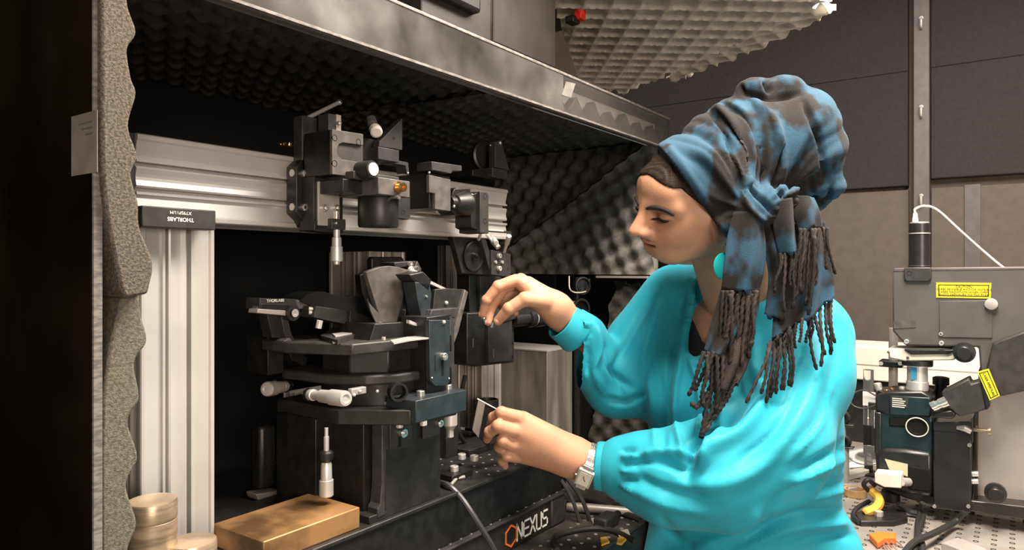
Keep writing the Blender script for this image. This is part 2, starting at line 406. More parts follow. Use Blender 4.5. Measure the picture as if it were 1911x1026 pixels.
obj('added_dark_backing', MB().box((EX1+.05, EY0, zb-.19), (EX1+.058, EY1, zb)), M_matte, rw)  # black sheet added behind the opening to stand for its dark inside
obj('opening_side', MB().box((EX1+.008, EY0, zb-.19), (EX1+.05, EY0+.008, zb)), M_matte, rw)
obj('front_strip', MB().box((EX1, EY0, zb-.19), (EX1+.008, EY0+.035, zb)), M_matte, rw)
ed = MB().box((EX1-.04, EY0+.03, zb-.008), (EX1-.002, EY0+.16, zb-.003)); obj('opening_ledge', ed, M_alud, rw, label='pale ledge over the opening')
tag(foam('opening_foam', (X1+.01, EY0+.19, ZT+.02), (X1+.01, EY0+.03, ZT+.02), (X1+.01, EY0+.03, zb-.03), (X1+.01, EY0+.12, zb-.02), NX, .02, .006, .05, 30, 40, M_foamd, ragged=.01),
    'ragged dark foam below the pale ledge beside the blue green sleeve', 'foam')
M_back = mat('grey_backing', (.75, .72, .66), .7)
# acrylic beam along the front of the roof
bm_z0, bm_z1 = 1.722, EZ
M_acr = mat('scuffed_clear_acrylic', (.17, .165, .15), .16, 0, .12, 9, .05, 60, trans=.72)
nt = M_acr.node_tree; B = nt.nodes['Principled BSDF']                       # dust and scuffs: cloudy patches of roughness and opacity
tc = nt.nodes.new('ShaderNodeTexCoord'); nn = nt.nodes.new('ShaderNodeTexNoise'); nn.inputs['Scale'].default_value = 7; nn.inputs['Detail'].default_value = 7
r1 = nt.nodes.new('ShaderNodeMapRange'); r1.inputs['From Min'].default_value = .35; r1.inputs['From Max'].default_value = .7; r1.inputs['To Min'].default_value = .86; r1.inputs['To Max'].default_value = .30
r2 = nt.nodes.new('ShaderNodeMapRange'); r2.inputs['From Min'].default_value = .35; r2.inputs['From Max'].default_value = .7; r2.inputs['To Min'].default_value = .08; r2.inputs['To Max'].default_value = .38
nt.links.new(tc.outputs['Object'], nn.inputs['Vector']); nt.links.new(nn.outputs['Fac'], r1.inputs[0]); nt.links.new(nn.outputs['Fac'], r2.inputs[0])
nt.links.new(r1.outputs[0], B.inputs['Transmission Weight']); nt.links.new(r2.outputs[0], B.inputs['Roughness'])
be = thing('acrylic_beam', 'long scuffed clear acrylic beam along the front of the enclosure roof', 'beam', (.9, EY0, bm_z0))
xe = Q(1243, 235, Y=EY0).x
obj('front_sheet', MB().box((.25, EY0-.006, bm_z0), (1.06, EY0, bm_z1)), M_acr, be)
M_acr2 = mat('clear_acrylic', (.92, .90, .87), .03, 0, .03, 9, trans=.97)
obj('front_sheet', MB().box((1.0602, EY0-.006, bm_z0), (xe, EY0, bm_z1)), M_acr2, be, label='clear right hand length of the beam')
obj('top_strip', MB().box((.25, EY0-.007, bm_z1), (xe+.006, EY0+.012, bm_z1+.005)), M_edge, be, bev=.001)
obj('bottom_edge', MB().box((.25, EY0-.0064, bm_z0-.0035), (xe, EY0+.002, bm_z0-.0002)), M_edge, be)
obj('end_sheet', MB().box((xe, EY0-.006, bm_z0-.003), (xe+.006, EY0+.03, bm_z1)), M_acr, be)
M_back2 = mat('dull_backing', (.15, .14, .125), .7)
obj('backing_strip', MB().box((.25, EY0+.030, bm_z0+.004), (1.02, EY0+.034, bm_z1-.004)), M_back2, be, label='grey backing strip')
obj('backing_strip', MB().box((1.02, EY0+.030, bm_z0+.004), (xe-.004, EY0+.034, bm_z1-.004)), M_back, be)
tp = Q(1063, 175, Y=EY0-.0065)
obj('tape_patch', MB().py([(1057, 152), (1074, 156), (1066, 182), (1049, 177)], EY0-.0068, .0006), M_label, be, label='small cream tape patch')
# saw-tooth edge of the ceiling foam showing through the beam
zz = MB(); x = .96; st = .066; pts = [Vector((.93, EY0+.008, bm_z0+.002))]
while x < xe-.02:
    pts += [Vector((x, EY0+.008, bm_z0+.008)), Vector((x+st*.5, EY0+.008, bm_z0+.041+.004*math.sin(x*40)))]; x += st
pts += [Vector((xe-.01, EY0+.008, bm_z0+.008)), Vector((xe-.01, EY0+.008, bm_z0+.002))]
zz.prism(pts, (0, .018, 0))
tag(obj('foam_edge_strip', zz, M_foamd, bev=.002), 'grey saw toothed foam edge seen through the clear acrylic beam', 'foam')
# ================================================================== above the roof
bx = thing('plastic_unit', 'black plastic unit with chamfered corner above the acrylic beam', 'unit', (.9, .7, EZ))
Yb = .675
xa, xb2, xc = Q(790, 20, Y=Yb).x, Q(921, 40, Y=Yb).x, Q(1036, 60, Y=Yb).x
M_plas = mat('black_moulded_plastic', (.022, .019, .0175), .36, 0, .15, 30, .05, 300)
foot = [(xa, Yb+.004), (xb2, Yb+.004), (xb2, Yb), (xc, Yb), (xc+.075, Yb+.05), (xc+.075, .84), (xa, .84)]
obj('housing', MB().prism([(x, y, EZ+.022) for x, y in foot], (0, 0, .146)), M_plas, bx, bev=.006)
obj('skirt', MB().prism([(x+(.004 if x < 1 else -.004), y+.006, EZ+.001) for x, y in foot], (0, 0, .021)), M_black, bx, bev=.002)
obj('side_cover', MB().box((xa-.02, Yb-.012, EZ+.05), (xb2-.045, Yb+.02, EZ+.165)), M_black, bx, bev=.006)
c = Q(1068, 20, Y=Yb+.05)
rd = MB().tube(spline([c+Vector((-.03, -.008, .05)), c+Vector((-.012, -.018, .02)), c+Vector((.008, -.014, -.004)), c+Vector((.022, -.004, -.012))]), .009, 8)
rd.box(c+Vector((.0, -.02, -.018)), c+Vector((.02, -.004, .012)))
obj('latch', rd, M_red, bx, bev=.002, label='red latch')
obj('latch_base', MB().box(c+Vector((-.012, -.01, -.026)), c+Vector((.014, .01, -.012))), M_black, bx, bev=.002)
zo = 1.975
k = lambda x, y: Q(x, y, Z=zo)
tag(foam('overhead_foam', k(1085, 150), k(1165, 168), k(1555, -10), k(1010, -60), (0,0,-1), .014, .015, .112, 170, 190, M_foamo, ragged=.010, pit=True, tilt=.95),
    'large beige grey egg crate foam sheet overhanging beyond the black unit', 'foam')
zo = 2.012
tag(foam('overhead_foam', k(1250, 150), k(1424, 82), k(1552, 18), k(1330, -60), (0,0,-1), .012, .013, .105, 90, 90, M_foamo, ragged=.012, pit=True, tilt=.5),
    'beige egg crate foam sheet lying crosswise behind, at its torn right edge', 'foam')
sh = thing('foam_shelf', 'dark shelf board above the overhead foam', 'shelf', (1.25, .75, 2.034))
obj('board', MB().box((1.06, .48, 2.034), (1.50, 1.12, 2.049)), M_matte, sh)
for (x, y) in ((1.47, 1.09), (1.09, 1.09)):
    obj('support', MB().box((x-.012, y-.012, EZ), (x+.012, y+.012, 2.034)), M_matte, sh)
# ================================================================== aluminium extrusions
YR, ZR0, ZR1 = .785, 1.503, 1.598
def profile(wd, dp):
    """outline (across, depth) of a grooved square extrusion, front first"""
    h = wd/95.0
    half = [(0, 2), (1.5, 0), (6, 0), (8, 2), (24, 5.5), (28, 5.5), (28, 2.2), (31, 2.2), (31, 13), (36, 13), (36, 4), (38, 2.6), (44, 4.4), (47.5, 4.8)]
    fr = half + [(95-a, b) for a, b in half[::-1][1:]]
    d = dp/h
    k = dp/95.0
    sd = [(b*h, a*k) for a, b in fr[::-1]]                  # grooved left side, back to front
    return [(a*h, b*h) for a, b in fr] + [(95*h, (d-1)*h), (95*h-1*h, d*h), (2*h, d*h)] + (sd[1:-1] if wd == dp or True else [])
def rail_x(name, label, x0, x1, Y, z0, wd, m, grp=None):
    pf = profile(wd, wd)
    mb = MB().prism([(x0, Y+b, z0+a) for a, b in pf], (x1-x0, 0, 0))
    return tag(obj(name, mb, m, smooth=0), label, 'extrusion', grp)
def rail_z(name, label, x0, wd, Y, z0, z1, m, grp=None, dp=None):
    pf = profile(wd, dp or min(wd, .095))
    mb = MB().prism([(x0+a, Y+b, z0) for a, b in pf], (0, 0, z1-z0))
    return tag(obj(name, mb, m, smooth=0), label, 'extrusion', grp)
xl = Q(257, 300, Y=YR).x; xrr = Q(948, 380, Y=YR).x
rail_x('aluminium_extrusion', 'long horizontal grooved aluminium rail carrying the black optics', xl, xrr, YR, ZR0, .095, M_alu)
tag(obj('rail_end_cap', MB().box((xrr+.001, YR+.012, ZR0-.002), (xrr+.009, YR+.09, ZR1-.02)), M_black, bev=.001), 'thin black cap at the right end of the horizontal rail', 'cap')
tag(obj('rail_end_cap', MB().box((xl-.009, YR+.004, ZR0), (xl-.001, YR+.09, ZR1)), M_char, bev=.001), 'thin dark cap at the left end of the horizontal rail', 'cap')
xu = Q(262, 500, Y=YR+.002).x
zu = ZR0-.002
rail_z('aluminium_extrusion', 'thick pale aluminium upright at the left holding the horizontal rail', xu, .0895, YR+.002, ZB, zu, M_aluv)
cb = thing('clamp_plate', 'black clamp block with upside down white print on the left upright', 'clamp', (xu+.045, .78, ZR0))
a = Q(265, 383, Y=.762); b = Q(403, 427, Y=.762); zt_ = a.z; zb_ = Q(265, 423, Y=.762).z
obj('block', MB().box((a.x, .762, zb_), (b.x, .7845, zt_)), M_char, cb, bev=.0012)
xm = (a.x+b.x)/2; zm = (zt_+zb_)/2
text('print', 'THORLABS', .0062, (xm, .7618, zm-.0012), (-1,0,0), (0,0,-1), M_white, cb, align='CENTER', bold=.0001)
text('print', 'XT95P11/M', .0052, (xm, .7618, zm+.0062), (-1,0,0), (0,0,-1), M_white, cb, align='CENTER')
# uprights further back
YC = .98
x0 = Q(690, 500, Y=YC).x; x1 = Q(757, 500, Y=YC).x; dpc = Q(613, 500, X=x0).y-YC
z1 = Q(660, 468, Y=YC).z
u2 = rail_z('aluminium_extrusion', 'dull aluminium upright behind the tilted black mount', x0, x1-x0, YC, ZB, z1, M_alud, dp=min(dpc, EY1-YC-.004))
YD = .93
x0 = Q(562, 800, Y=YD).x; x1 = Q(632, 800, Y=YD).x; dpd = Q(528, 800, X=x0).y-YD
z1d = Q(530, 742, Y=YD).z
rail_z('aluminium_extrusion', 'short dull aluminium upright under the round stage plates', x0, x1-x0, YD, ZS, z1d, M_alud, dp=dpd)
YE = .90
x0 = Q(900, 700, Y=YE).x; x1 = Q(936, 700, Y=YE).x
z1e = Q(900, 500, Y=YE).z
rail_z('aluminium_extrusion', 'slim aluminium upright behind the vertical black slide', x0, x1-x0, YE, ZS, z1e, M_alud)
YF = 1.02
x0 = Q(832, 500, Y=YF).x; dpf = Q(816, 500, X=x0).y-YF; x1 = Q(868, 500, Y=YF).x
rail_z('aluminium_extrusion', 'dull aluminium upright between tilted mount and mirror mount', x0, x1-x0, YF, ZB, Q(832, 458, Y=YF).z, M_alud, dp=dpf)
# ================================================================== optics hanging on the rail
# focusing carriage
t = thing('focusing_carriage', 'black focusing carriage with silver plate and hanging micrometer on the rail', 'carriage', (Q(600, 420, Y=.75).x, .75, 1.5))
P = YR-.020
obj('carriage_plate', MB().py([(566, 296), (553, 309), (553, 396), (566, 410), (572, 424), (640, 424), (640, 296)], P, .0195), M_black, t, bev=.001)
for y in (324, 387):
    screw(Q(566, y, Y=P), (0,-1,0), .0052, t)
    c = Q(556, y, Y=P+.008); obj('screw_washer', MB().cyl(c, c+Vector((-.01, 0, 0)), .0048), M_sat, t)
obj('slide_body', MB().fy(585, 326, 640, 424, P-.022, .022), M_black2, t, bev=.001)
ms = MB().fy(594, 338, 634, 420, P-.026, .0035)
obj('silver_plate', ms, M_alu, t, bev=.0006, label='bright silver plate')
for x in (604, 626): screw(Q(x, 388, Y=P-.0265), (0,-1,0), .0045, t)
obj('clamp_foot', MB().py([(588, 410), (636, 412), (642, 418), (640, 436), (586, 430)], P-.024, .03), M_black, t, bev=.001)
c = Q(625, 420, Y=P-.026)
obj('micrometer_clamp', MB().box(c+Vector((-.012, -.008, -.006)), c+Vector((.012, .006, .008))), M_char, t, bev=.001)
screw(c+Vector((-.006, -.008, .002)), (0,-1,0), .0022, t)
mi = MB().lathe(c+Vector((.002,-.001,-.006)), (0,0,-1), [(0, .0045), (.010, .0045), (.0105, .0062), (.022, .0065), (.0225, .0078), (.041, .0082), (.042, .0074), (.042, .0042), (.046, .0042), (.046, .001)], 20)
obj('micrometer', mi, M_sat, t, label='satin silver micrometer barrel')
obj('spindle', MB().cyl(c+Vector((.002,-.001,.008)), c+Vector((.002,-.001,.022)), .0022), M_steel, t)
# focus block
YH = .70
t2b = thing('slotted_block', 'black block with four bores and a pill shaped slot above the rail', 'block', (Q(630, 300, Y=.74).x, .74, 1.58))
obj('block_core', MB().fy(620, 241, 676, 325, YH+.005, .055), M_black, t2b, bev=.001)
obj('front_plate', MB().py([(620, 241), (678, 250), (678, 271), (640, 266), (634, 268), (630, 274), (629, 283), (631, 291), (637, 297), (678, 304), (678, 332), (620, 325)], YH, .005), M_grey, t2b, bev=.0006)
obj('slot_floor', MB().fy(625, 262, 677, 302, YH+.0035, .002), M_char, t2b)
for x, y in ((624.5, 257), (669, 265), (624.5, 305), (669, 313)): hole(Q(x, y, Y=YH), (0,-1,0), .0042, t2b)
obj('rear_plate', MB().fy(598, 240, 620, 330, YH+.062, .02), M_olv, t2b, bev=.001)
# standing plate and rod behind
t = thing('rear_post', 'narrow black standing plate with a thin steel rod leaning on top', 'plate', (Q(575, 300, Y=.80).x, .80, ZR1))
obj('plate', MB().fy(564, 215, 592, 345, .765, .018), M_char, t, bev=.001)
a = Q(566, 224, Y=.775); b = Q(633, 191, Y=.80)
obj('rod', MB().cyl(a, b, .0028, n=12), M_sat, t, label='thin bright steel rod')
obj('rod_tip', MB().ball(b, .0042), M_steel, t)
obj('rod_holder', MB().cyl(a+Vector((-.004,0,-.006)), a+Vector((.004,0,.004)), .006), M_black, t)
t = thing('silver_pad', 'small silver faced block with one screw on top of the slotted block', 'block', (Q(625, 240, Y=.745).x, .745, 1.63))
obj('dark_half', MB().fy(613, 211, 631, 246, .72, .02), M_char, t, bev=.0006)
obj('silver_half', MB().fy(628, 213, 637, 246, .7195, .02), M_alud, t, bev=.0006, label='silver face')
screw(Q(631, 230, Y=.7195), (0,-1,0), .0032, t)
c = Q(605, 198, Y=.765)
tag(obj('coil_spring', MB().tube([Q(524+ i*.5, 268+3*math.sin(i*1.2)+i*.06, Y=.80)+Vector((0, .006*math.cos(i*1.2), 0)) for i in range(80)], .0009, 5), M_bronz), 'small coiled spring lying on the rail left of the leaning rod', 'spring')
# angle bracket with knobs
t = thing('angle_bracket', 'black triangular bracket with a bright knob above the rail, left one', 'bracket', (Q(720, 290, Y=.74).x, .74, ZR1))
obj('gusset', MB().py([(751, 221), (751, 280), (707, 273), (708, 264)], .715, .012), M_char, t, bev=.0006)
obj('foot', MB().fy(706, 273, 745, 297, .713, .045), M_char, t, bev=.001)
obj('body', MB().fy(676, 255, 706, 312, .73, .06), M_black, t, bev=.002)
hole(Q(735, 258, Y=.715), (0,-1,0), .002, t)
c = Q(698, 238, Y=.725); d = Q(706, 252, Y=.705)
obj('knob', MB().lathe(c, d-c, [(0, .003), (.004, .005), (.006, .0085), (.016, .0085), (.018, .006), (.018, .001)], 16), M_cream, t, label='cream silver knob')
c2 = Q(692, 222, Y=.735)
obj('rear_knob', MB().lathe(c2, c-c2, [(0, .007), (.010, .007), (.012, .004), (.022, .004)], 16), M_grey, t)
obj('hook_plate', MB().py([(728, 297), (762, 303), (764, 323), (759, 323), (757, 309), (728, 304)], .72, .02), M_char, t, bev=.0006)
c = Q(761, 323, Y=.719); obj('set_screw', MB().ball(c, .0018), M_steel, t)
# objective arm
t = thing('objective_arm', 'black arm holding the downward lens tube in front of the rail', 'arm', (Q(700, 350, Y=.68).x, .70, 1.52))
YA = .665
obj('arm_block', MB().fy(706, 330, 765, 362, YA, .075), M_grey, t, bev=.001)
obj('arm_top', MB().fy(660, 318, 745, 333, YA+.02, .06), M_char, t, bev=.001)
obj('arm_rear', MB().fy(640, 333, 706, 358, YA+.03, .045), M_black, t, bev=.001)
c = Q(742, 350, Y=YA)
obj('connector', MB().lathe(c, (0,-1,0), [(0, .0075), (.003, .0075), (.003, .005), (.008, .005), (.008, .006), (.0115, .006), (.0115, .0025), (.008, .002)], 16), M_bronz, t, label='small brass connector')
c = Q(684, 317, Y=YA+.012)
obj('round_knob', MB().lathe(c, (0,-1,0), [(-.012, .0115), (.010, .0115), (.012, .0105)], 24), M_black, t)
obj('knob_cap', MB().lathe(c+Vector((0,-.012,0)), (0,-1,0), [(0, .0082), (.0012, .0082)], 24), M_cream, t, label='cream knob cap')
ct = Q(706, 363, Y=YA+.035); ct.z = Q(706, 361, Y=YA).z; cbm = Q(706, 424, Y=YA+.035).z
hL = ct.z-cbm
ra = (Q(738, 390, Y=YA+.035).x-Q(674, 390, Y=YA+.035).x)*.5*.86
obj('lens_tube', MB().lathe(ct, (0,0,-1), [(0, ra*.97), (.002, ra), (hL-.003, ra), (hL, ra*.95), (hL, ra*.6), (hL-.004, ra*.55)], 40), M_black, t)
obj('tube_band', MB().lathe(ct+Vector((0,0,.001)), (0,0,-1), [(0, ra*1.01), (.0016, ra*1.01)], 40), M_bronz, t)
c = Q(738, 368, Y=YA); obj('thumb_screw', MB().lathe(c, (0,-1,0), [(-.01, .002), (.004, .002), (.004, .003), (.007, .003)], 10), M_steel, t)
obj('stop_plate', MB().py([(735, 361), (766, 366), (766, 404), (762, 410), (735, 406)], YA+.055, .01), M_black2, t, bev=.001)
hole(Q(752, 396, Y=YA+.055), (0,-1,0), .0035, t)
# block with stepped face
t = thing('stepped_block', 'black block with stepped grey face in the middle of the rail', 'block', (Q(806, 350, Y=.70).x, .72, 1.52))
YK = .70
obj('stepped_face', MB().py([(801, 326), (841, 335), (841, 394), (812, 390), (812, 361), (801, 359)], YK, .006), M_grey, t, bev=.0006)
obj('core', MB().py([(801, 322), (840, 330), (840, 392), (801, 388)], YK+.0062, .075), M_black, t, bev=.001)
obj('top_plate', MB().py([(806, 301), (862, 309), (862, 319), (845, 319), (842, 324), (806, 317)], YK-.004, .03), M_char, t, bev=.0008)
c = Q(801, 322, Y=YK-.002); obj('set_screw', MB().ball(c, .002), M_steel, t)
# camera lens with scale label
t = thing('labelled_lens', 'small black lens barrel with a white scale label on the rail', 'lens', (Q(870, 380, Y=.73).x, .74, 1.51))
YL = .735
c = Q(838, 378, Y=YL); d = Q(874, 382, Y=YL)
obj('lens_barrel', MB().lathe(c, d-c, [(0, .010), (.004, .0105), (.010, .011), (.012, .0145), (.034, .0215), (.040, .0215)], 28), M_black, t)
obj('lens_housing', MB().py([(848, 352), (878, 352), (880, 402), (850, 401), (842, 392), (860, 380), (843, 366)], YL-.004, .03), M_black, t, bev=.001)
obj('focus_ring', MB().fy(850, 350, 872, 362, YL-.002, .025), M_char, t, bev=.001)
obj('scale_label', MB().fy(877, 361, 884, 401, YL-.0082, .004), M_white, t, label='white scale label')
obj('thumb_screw', MB().ball(Q(847, 385, Y=YL-.013), .0026), M_steel, t)
t = thing('bored_plate', 'upright black plate with two bores at the right end of the rail', 'plate', (Q(895, 400, Y=.72).x, .735, 1.50))
obj('plate', MB().py([(896, 357), (909, 359), (912, 363), (912, 436), (896, 434)], YL-.016, .045), M_char, t, bev=.001)
obj('plate_side', MB().py([(879, 364), (896, 357), (896, 432), (880, 424)], YL-.01, .035), M_black, t, bev=.001)
for y in (366, 413): hole(Q(905, y, Y=YL-.016), (0,-1,0), .0045, t)
# right bracket over the rail end
t = thing('angle_bracket', 'black triangular bracket above the right end of the rail', 'bracket', (Q(920, 310, Y=.78).x, .79, ZR1))
obj('gusset', MB().py([(924, 264), (936, 264), (951, 318), (924, 312)], .79, .014), M_char, t, bev=.0006)
obj('foot', MB().fy(919, 312, 947, 330, .788, .07), M_char, t, bev=.001)
obj('foot_arm', MB().fy(882, 316, 919, 328, .80, .06), M_black, t, bev=.001)
obj('lens_cell', MB().lathe(Q(903, 292, Y=.83), (-.3,-.9,0), [(0, .03), (.01, .03), (.012, .026), (.006, .02)], 28), M_black, t)
hole(Q(934, 294, Y=.79), (0,-1,0), .002, t)
obj('set_screw', MB().ball(Q(933, 266, Y=.789), .004), M_steel, t)
obj('set_screw', MB().ball(Q(915, 271, Y=.80), .002), M_steel, t)
# tilt mirror mount
t = thing('mirror_mount', 'black tilted mirror mount with bright adjuster screws under the rail end', 'mount', (Q(890, 480, Y=.80).x, .82, 1.43))
YM = .80
obj('mount_plate', MB().py([(845, 440), (896, 437), (916, 513), (862, 510)], YM, .012), M_black2, t, bev=.0008)
obj('mount_edge', MB().py([(896, 436), (905, 439), (926, 514), (916, 514)], YM-.012, .03), M_char, t, bev=.0008)
obj('mirror_ring', MB().lathe(Q(882, 478, Y=YM-.001), (0,-1,0), [(0, .028), (.004, .028), (.005, .025), (.002, .024)], 32), M_black, t)
c = Q(884, 479, Y=YM-.002); obj('pointed_knob', MB().lathe(c, (-.5,-1,.15), [(0, .008), (.006, .007), (.014, .001)], 16), M_glassd, t)
obj('screw_plate', MB().py([(917, 466), (953, 474), (953, 517), (917, 512)], YM-.016, .02), M_char, t, bev=.0006)
for x, y in ((930, 477), (930, 501)): screw(Q(x, y, Y=YM-.016), (0,-1,0), .0048, t, M_sat)
for x, y in ((924, 489), (936, 489)): screw(Q(x, y, Y=YM-.016), (0,-1,0), .003, t, M_sat)
for x, y in ((930, 489), (919, 489), (948, 489), (948, 502)): hole(Q(x, y, Y=YM-.016), (0,-1,0), .003, t)
for (a, b) in (((893, 447), (903, 417)), ((917, 440), (926, 453)), ((941, 470), (950, 440)), ((908, 437), (930, 462))):
    A = Q(*a, Y=YM-.02); B_ = Q(*b, Y=YM-.045); Lg = (B_-A).length
    obj('adjuster', MB().lathe(A, B_-A, [(0, .003), (Lg*.5, .003), (Lg*.5, .0048), (Lg, .0048), (Lg+.0005, .004)], 12), M_sat, t)
obj('top_arm', MB().fy(906, 428, 955, 444, YM-.012, .04), M_char, t, bev=.001)
obj('top_arm_face', MB().fy(911, 427, 940, 430, YM-.0135, .004), M_cream, t)
# vertical slide with lens tube
t = thing('vertical_slide', 'tall black vertical slide behind the raised hand', 'stage', (Q(910, 600, Y=.82).x, .84, 1.2))
YV = .82
obj('perforated_plate', MB().py([(896, 514), (936, 514), (936, 590), (896, 590)], YV-.002, .02), M_char, t, bev=.001)
for i in range(3):
    for j in range(2): hole(Q(904+i*8, 528+j*11, Y=YV-.002), (0,-1,0), .0025, t)
obj('dark_column', MB().py([(876, 512), (896, 512), (896, 600), (876, 600)], YV+.004, .03), M_black, t, bev=.001)
obj('slide_body', MB().py([(872, 584), (960, 580), (960, 676), (888, 684), (872, 680)], YV-.02, .06), M_black, t, bev=.002)
obj('slide_face', MB().py([(912, 596), (956, 590), (956, 673), (912, 677)], YV-.028, .008), M_black2, t, bev=.001)
obj('front_wing', MB().py([(927, 596), (950, 570), (1000, 560), (1000, 590), (960, 596), (930, 606)], YV-.03, .02), M_black2, t, bev=.002)
for y in (642, 667): hole(Q(955, y, Y=YV-.028), (0,-1,0), .0045, t)
for a in ((882, 640), (920, 660)): obj('scale_mark', MB().fy(a[0], a[1]-8, a[0]+2, a[1]+8, YV-.0285 if a[0] > 900 else YV-.0205, .001), M_grey, t)
c = Q(955, 597, Y=YV-.02); d = Q(1012, 592, Y=YV-.02); Lg = (d-c).length
obj('lens_tube', MB().lathe(c, d-c, [(0, .014), (Lg*.45, .014), (Lg*.46, .018), (Lg*.62, .018), (Lg*.63, .0165), (Lg*.7, .0165), (Lg*.71, .0185), (Lg, .0185), (Lg, .014), (Lg-.004, .012)], 28), M_black, t)
obj('tube_ring', MB().lathe(c+(d-c)*.64, d-c, [(0, .0172), (.003, .0172)], 28), M_sat, t)
c = Q(916, 603, Y=YV-.05)
obj('silver_knob', MB().lathe(c+Vector((0,0,-.006)), (0,-.3,1), [(0, .006), (.010, .006), (.011, .005)], 16), M_steel, t, label='small bright knob between the fingers')
c = Q(903, 596, Y=YV-.04); obj('thumb_screw', MB().ball(c, .005), M_steel, t)
# post with lens and ring seen through the opening in the right wall
t = thing('lens_stack', 'round lens and pale tag seen through the dark opening above the sleeve', 'lens', (1.42, .95, ZT))
P0 = Q(1085, 533, Y=.84); 
obj('post', MB().cyl((P0.x, P0.y+.012, ZT), (P0.x, P0.y+.012, P0.z+.02), .008), M_black, t)
obj('lens_ring', MB().lathe(P0, (-.45,-.9,0), [(0, .021), (.008, .021), (.009, .018), (.003, .017)], 28), M_char, t)
obj('lens_glass', MB().lathe(P0, (-.45,-.9,0), [(.0, .016), (.005, .014), (.007, .006), (.0075, .001)], 28), M_glassd, t)
c = Q(1083, 577, Y=.838); obj('ring', MB().lathe(c, (-.3,-.9,0), [(0, .026), (.006, .026), (.006, .021), (0, .021)], 28), M_black2, t)
obj('pale_tag', MB().fy(1072, 562, 1092, 588, .845, .004), M_cream, t, label='pale tag')
obj('wire_loop', MB().tube(spline([Q(1062, 515, Y=.835), Q(1064, 540, Y=.83), Q(1080, 546, Y=.83), Q(1098, 540, Y=.835), Q(1100, 520, Y=.84)]), .0016, 6), M_cream, t, label='pale wire loop')
# steel block at the back
t = thing('steel_block', 'large grey brushed steel block standing behind both hands', 'block', (Q(1010, 800, Y=.93).x, .95, ZS))
YS = .86
Ya = Q(1021, 655, Y=YS)
obj('block', MB().box((Ya.x, YS, ZB), (Q(1068, 655, Y=YS).x, 1.06, Ya.z)), M_sblk, t, bev=.0015)
obj('top_rim', MB().box((Ya.x-.0006, YS-.0006, Ya.z-.002), (Q(1068, 655, Y=YS).x, 1.06, Ya.z+.0008)), M_sat, t)
# ================================================================== central stage
def poly_plate(name, px, Ztop, th, m, parent, bev=.0015):
    """plate whose top outline is read at height Ztop"""
    P = [Q(x, y, Z=Ztop) if isinstance(x, (int, float)) else x for x, y in px]
    return obj(name, MB().prism(P, (0, 0, -th)), m, parent, bev=bev)
def PZ(X, Y, Z): return Vector((X, Y, Z))
def xy_plate(name, xy, z1, th, m, parent, bev=.0015):
    return obj(name, MB().prism([(x, y, z1) for x, y in xy], (0, 0, -th)), m, parent, bev=bev)
tw = thing('stage_tower', 'black stage tower bolted to the slab, carrying the round plates', 'stage', (.74, .76, ZS))
YT = .692
xa = Q(719, 900, Y=YT).x; xb = Q(822, 900, Y=YT).x
ztw = 1.252
obj('front_bracket', MB().box((xa, YT, ZS), (xb, YT+.018, 1.245)), M_black2, tw, bev=.001)
obj('bracket_lip', MB().py([(713, 782), (770, 779), (770, 835), (719, 840), (719, 960), (705, 967), (705, 950), (710, 940), (713, 900)], YT-.003, .02), M_char, tw, bev=.001)
obj('slot_plate', MB().fy(728, 783, 768, 838, YT-.006, .004), M_char, tw, bev=.001)
sp = Q(746, 811, Y=YT-.006)
obj('slot', MB().box(sp+Vector((-.0035, -.0003, -.017)), sp+Vector((.0035, .003, .020))), M_matte, tw, bev=.003)
screw(Q(749, 807, Y=YT-.0065), (0,-1,0), .0062, tw)
obj('slot_plate', MB().fy(790, 768, 822, 820, YT-.006, .004), M_char, tw, bev=.001, )
screw(Q(818, 789, Y=YT-.0065), (0,-1,0), .0055, tw)
# left side of the tower, open web with foot
xs = .648
obj('side_web', MB().prism([(xs+.012, YT+.02, ZS), (xs+.012, .80, ZS), (xs+.012, .80, 1.245), (xs+.012, YT+.02, 1.245)], (.02, 0, 0)), M_black, tw, bev=.001)
obj('side_column', MB().box((xs-.016, .775, ZS), (xs+.02, .86, 1.245)), M_black, tw, bev=.001)
obj('foot', MB().box((xs+.002, YT-.002, ZS), (xa, YT+.03, ZS+.010)), M_black2, tw, bev=.001)
screw((Q(697, 948, Y=YT+.012).x, YT+.012, ZS+.010), (0,0,1), .0062, tw)
hole(Q(668, 868, X=xs+.012), (-1,0,0), .006, tw)
hole(Q(688, 805, Y=YT+.02), (0,-1,0), .002, tw)
# lower plate
lowz = 1.262
P1 = [(.640, .870), (.637, .735), (.690, .655), (.775, .648), (.860, .70), (.872, .80), (.80, .88)]
st = thing('rotation_stage', 'black rotation stage of stacked polygonal plates with two micrometers', 'stage', (.74, .77, ztw))
xy_plate('lower_plate', P1, lowz, .020, M_black2, st)
P2 = [(.655, .86), (.655, .765), (.685, .705), (.745, .675), (.80, .69), (.845, .76), (.80, .87)]
xy_plate('middle_plate', [(.640, .86), (.640, .765), (.664, .712), (.700, .688), (.775, .682), (.845, .76), (.80, .87)], 1.306, .014, M_char, st, .003)
obj('lower_core', MB().lathe((.745, .775, lowz-.0005), (0,0,1), [(0, .080), (.032, .080)], 40), M_black, st)
obj('upper_core', MB().prism([(.665, .80, 1.305), (.665, .745, 1.305), (.70, .705, 1.305), (.775, .70, 1.305), (.82, .75, 1.305), (.80, .85, 1.305), (.70, .86, 1.305)], (0, 0, .034)), M_black, st, bev=.002)
topz = 1.352
P3 = [(.600, .850), (.598, .785), (.630, .700), (.775, .684), (.840, .73), (.84, .86)]
xy_plate('upper_plate', P3, topz, .015, M_char, st, .002)
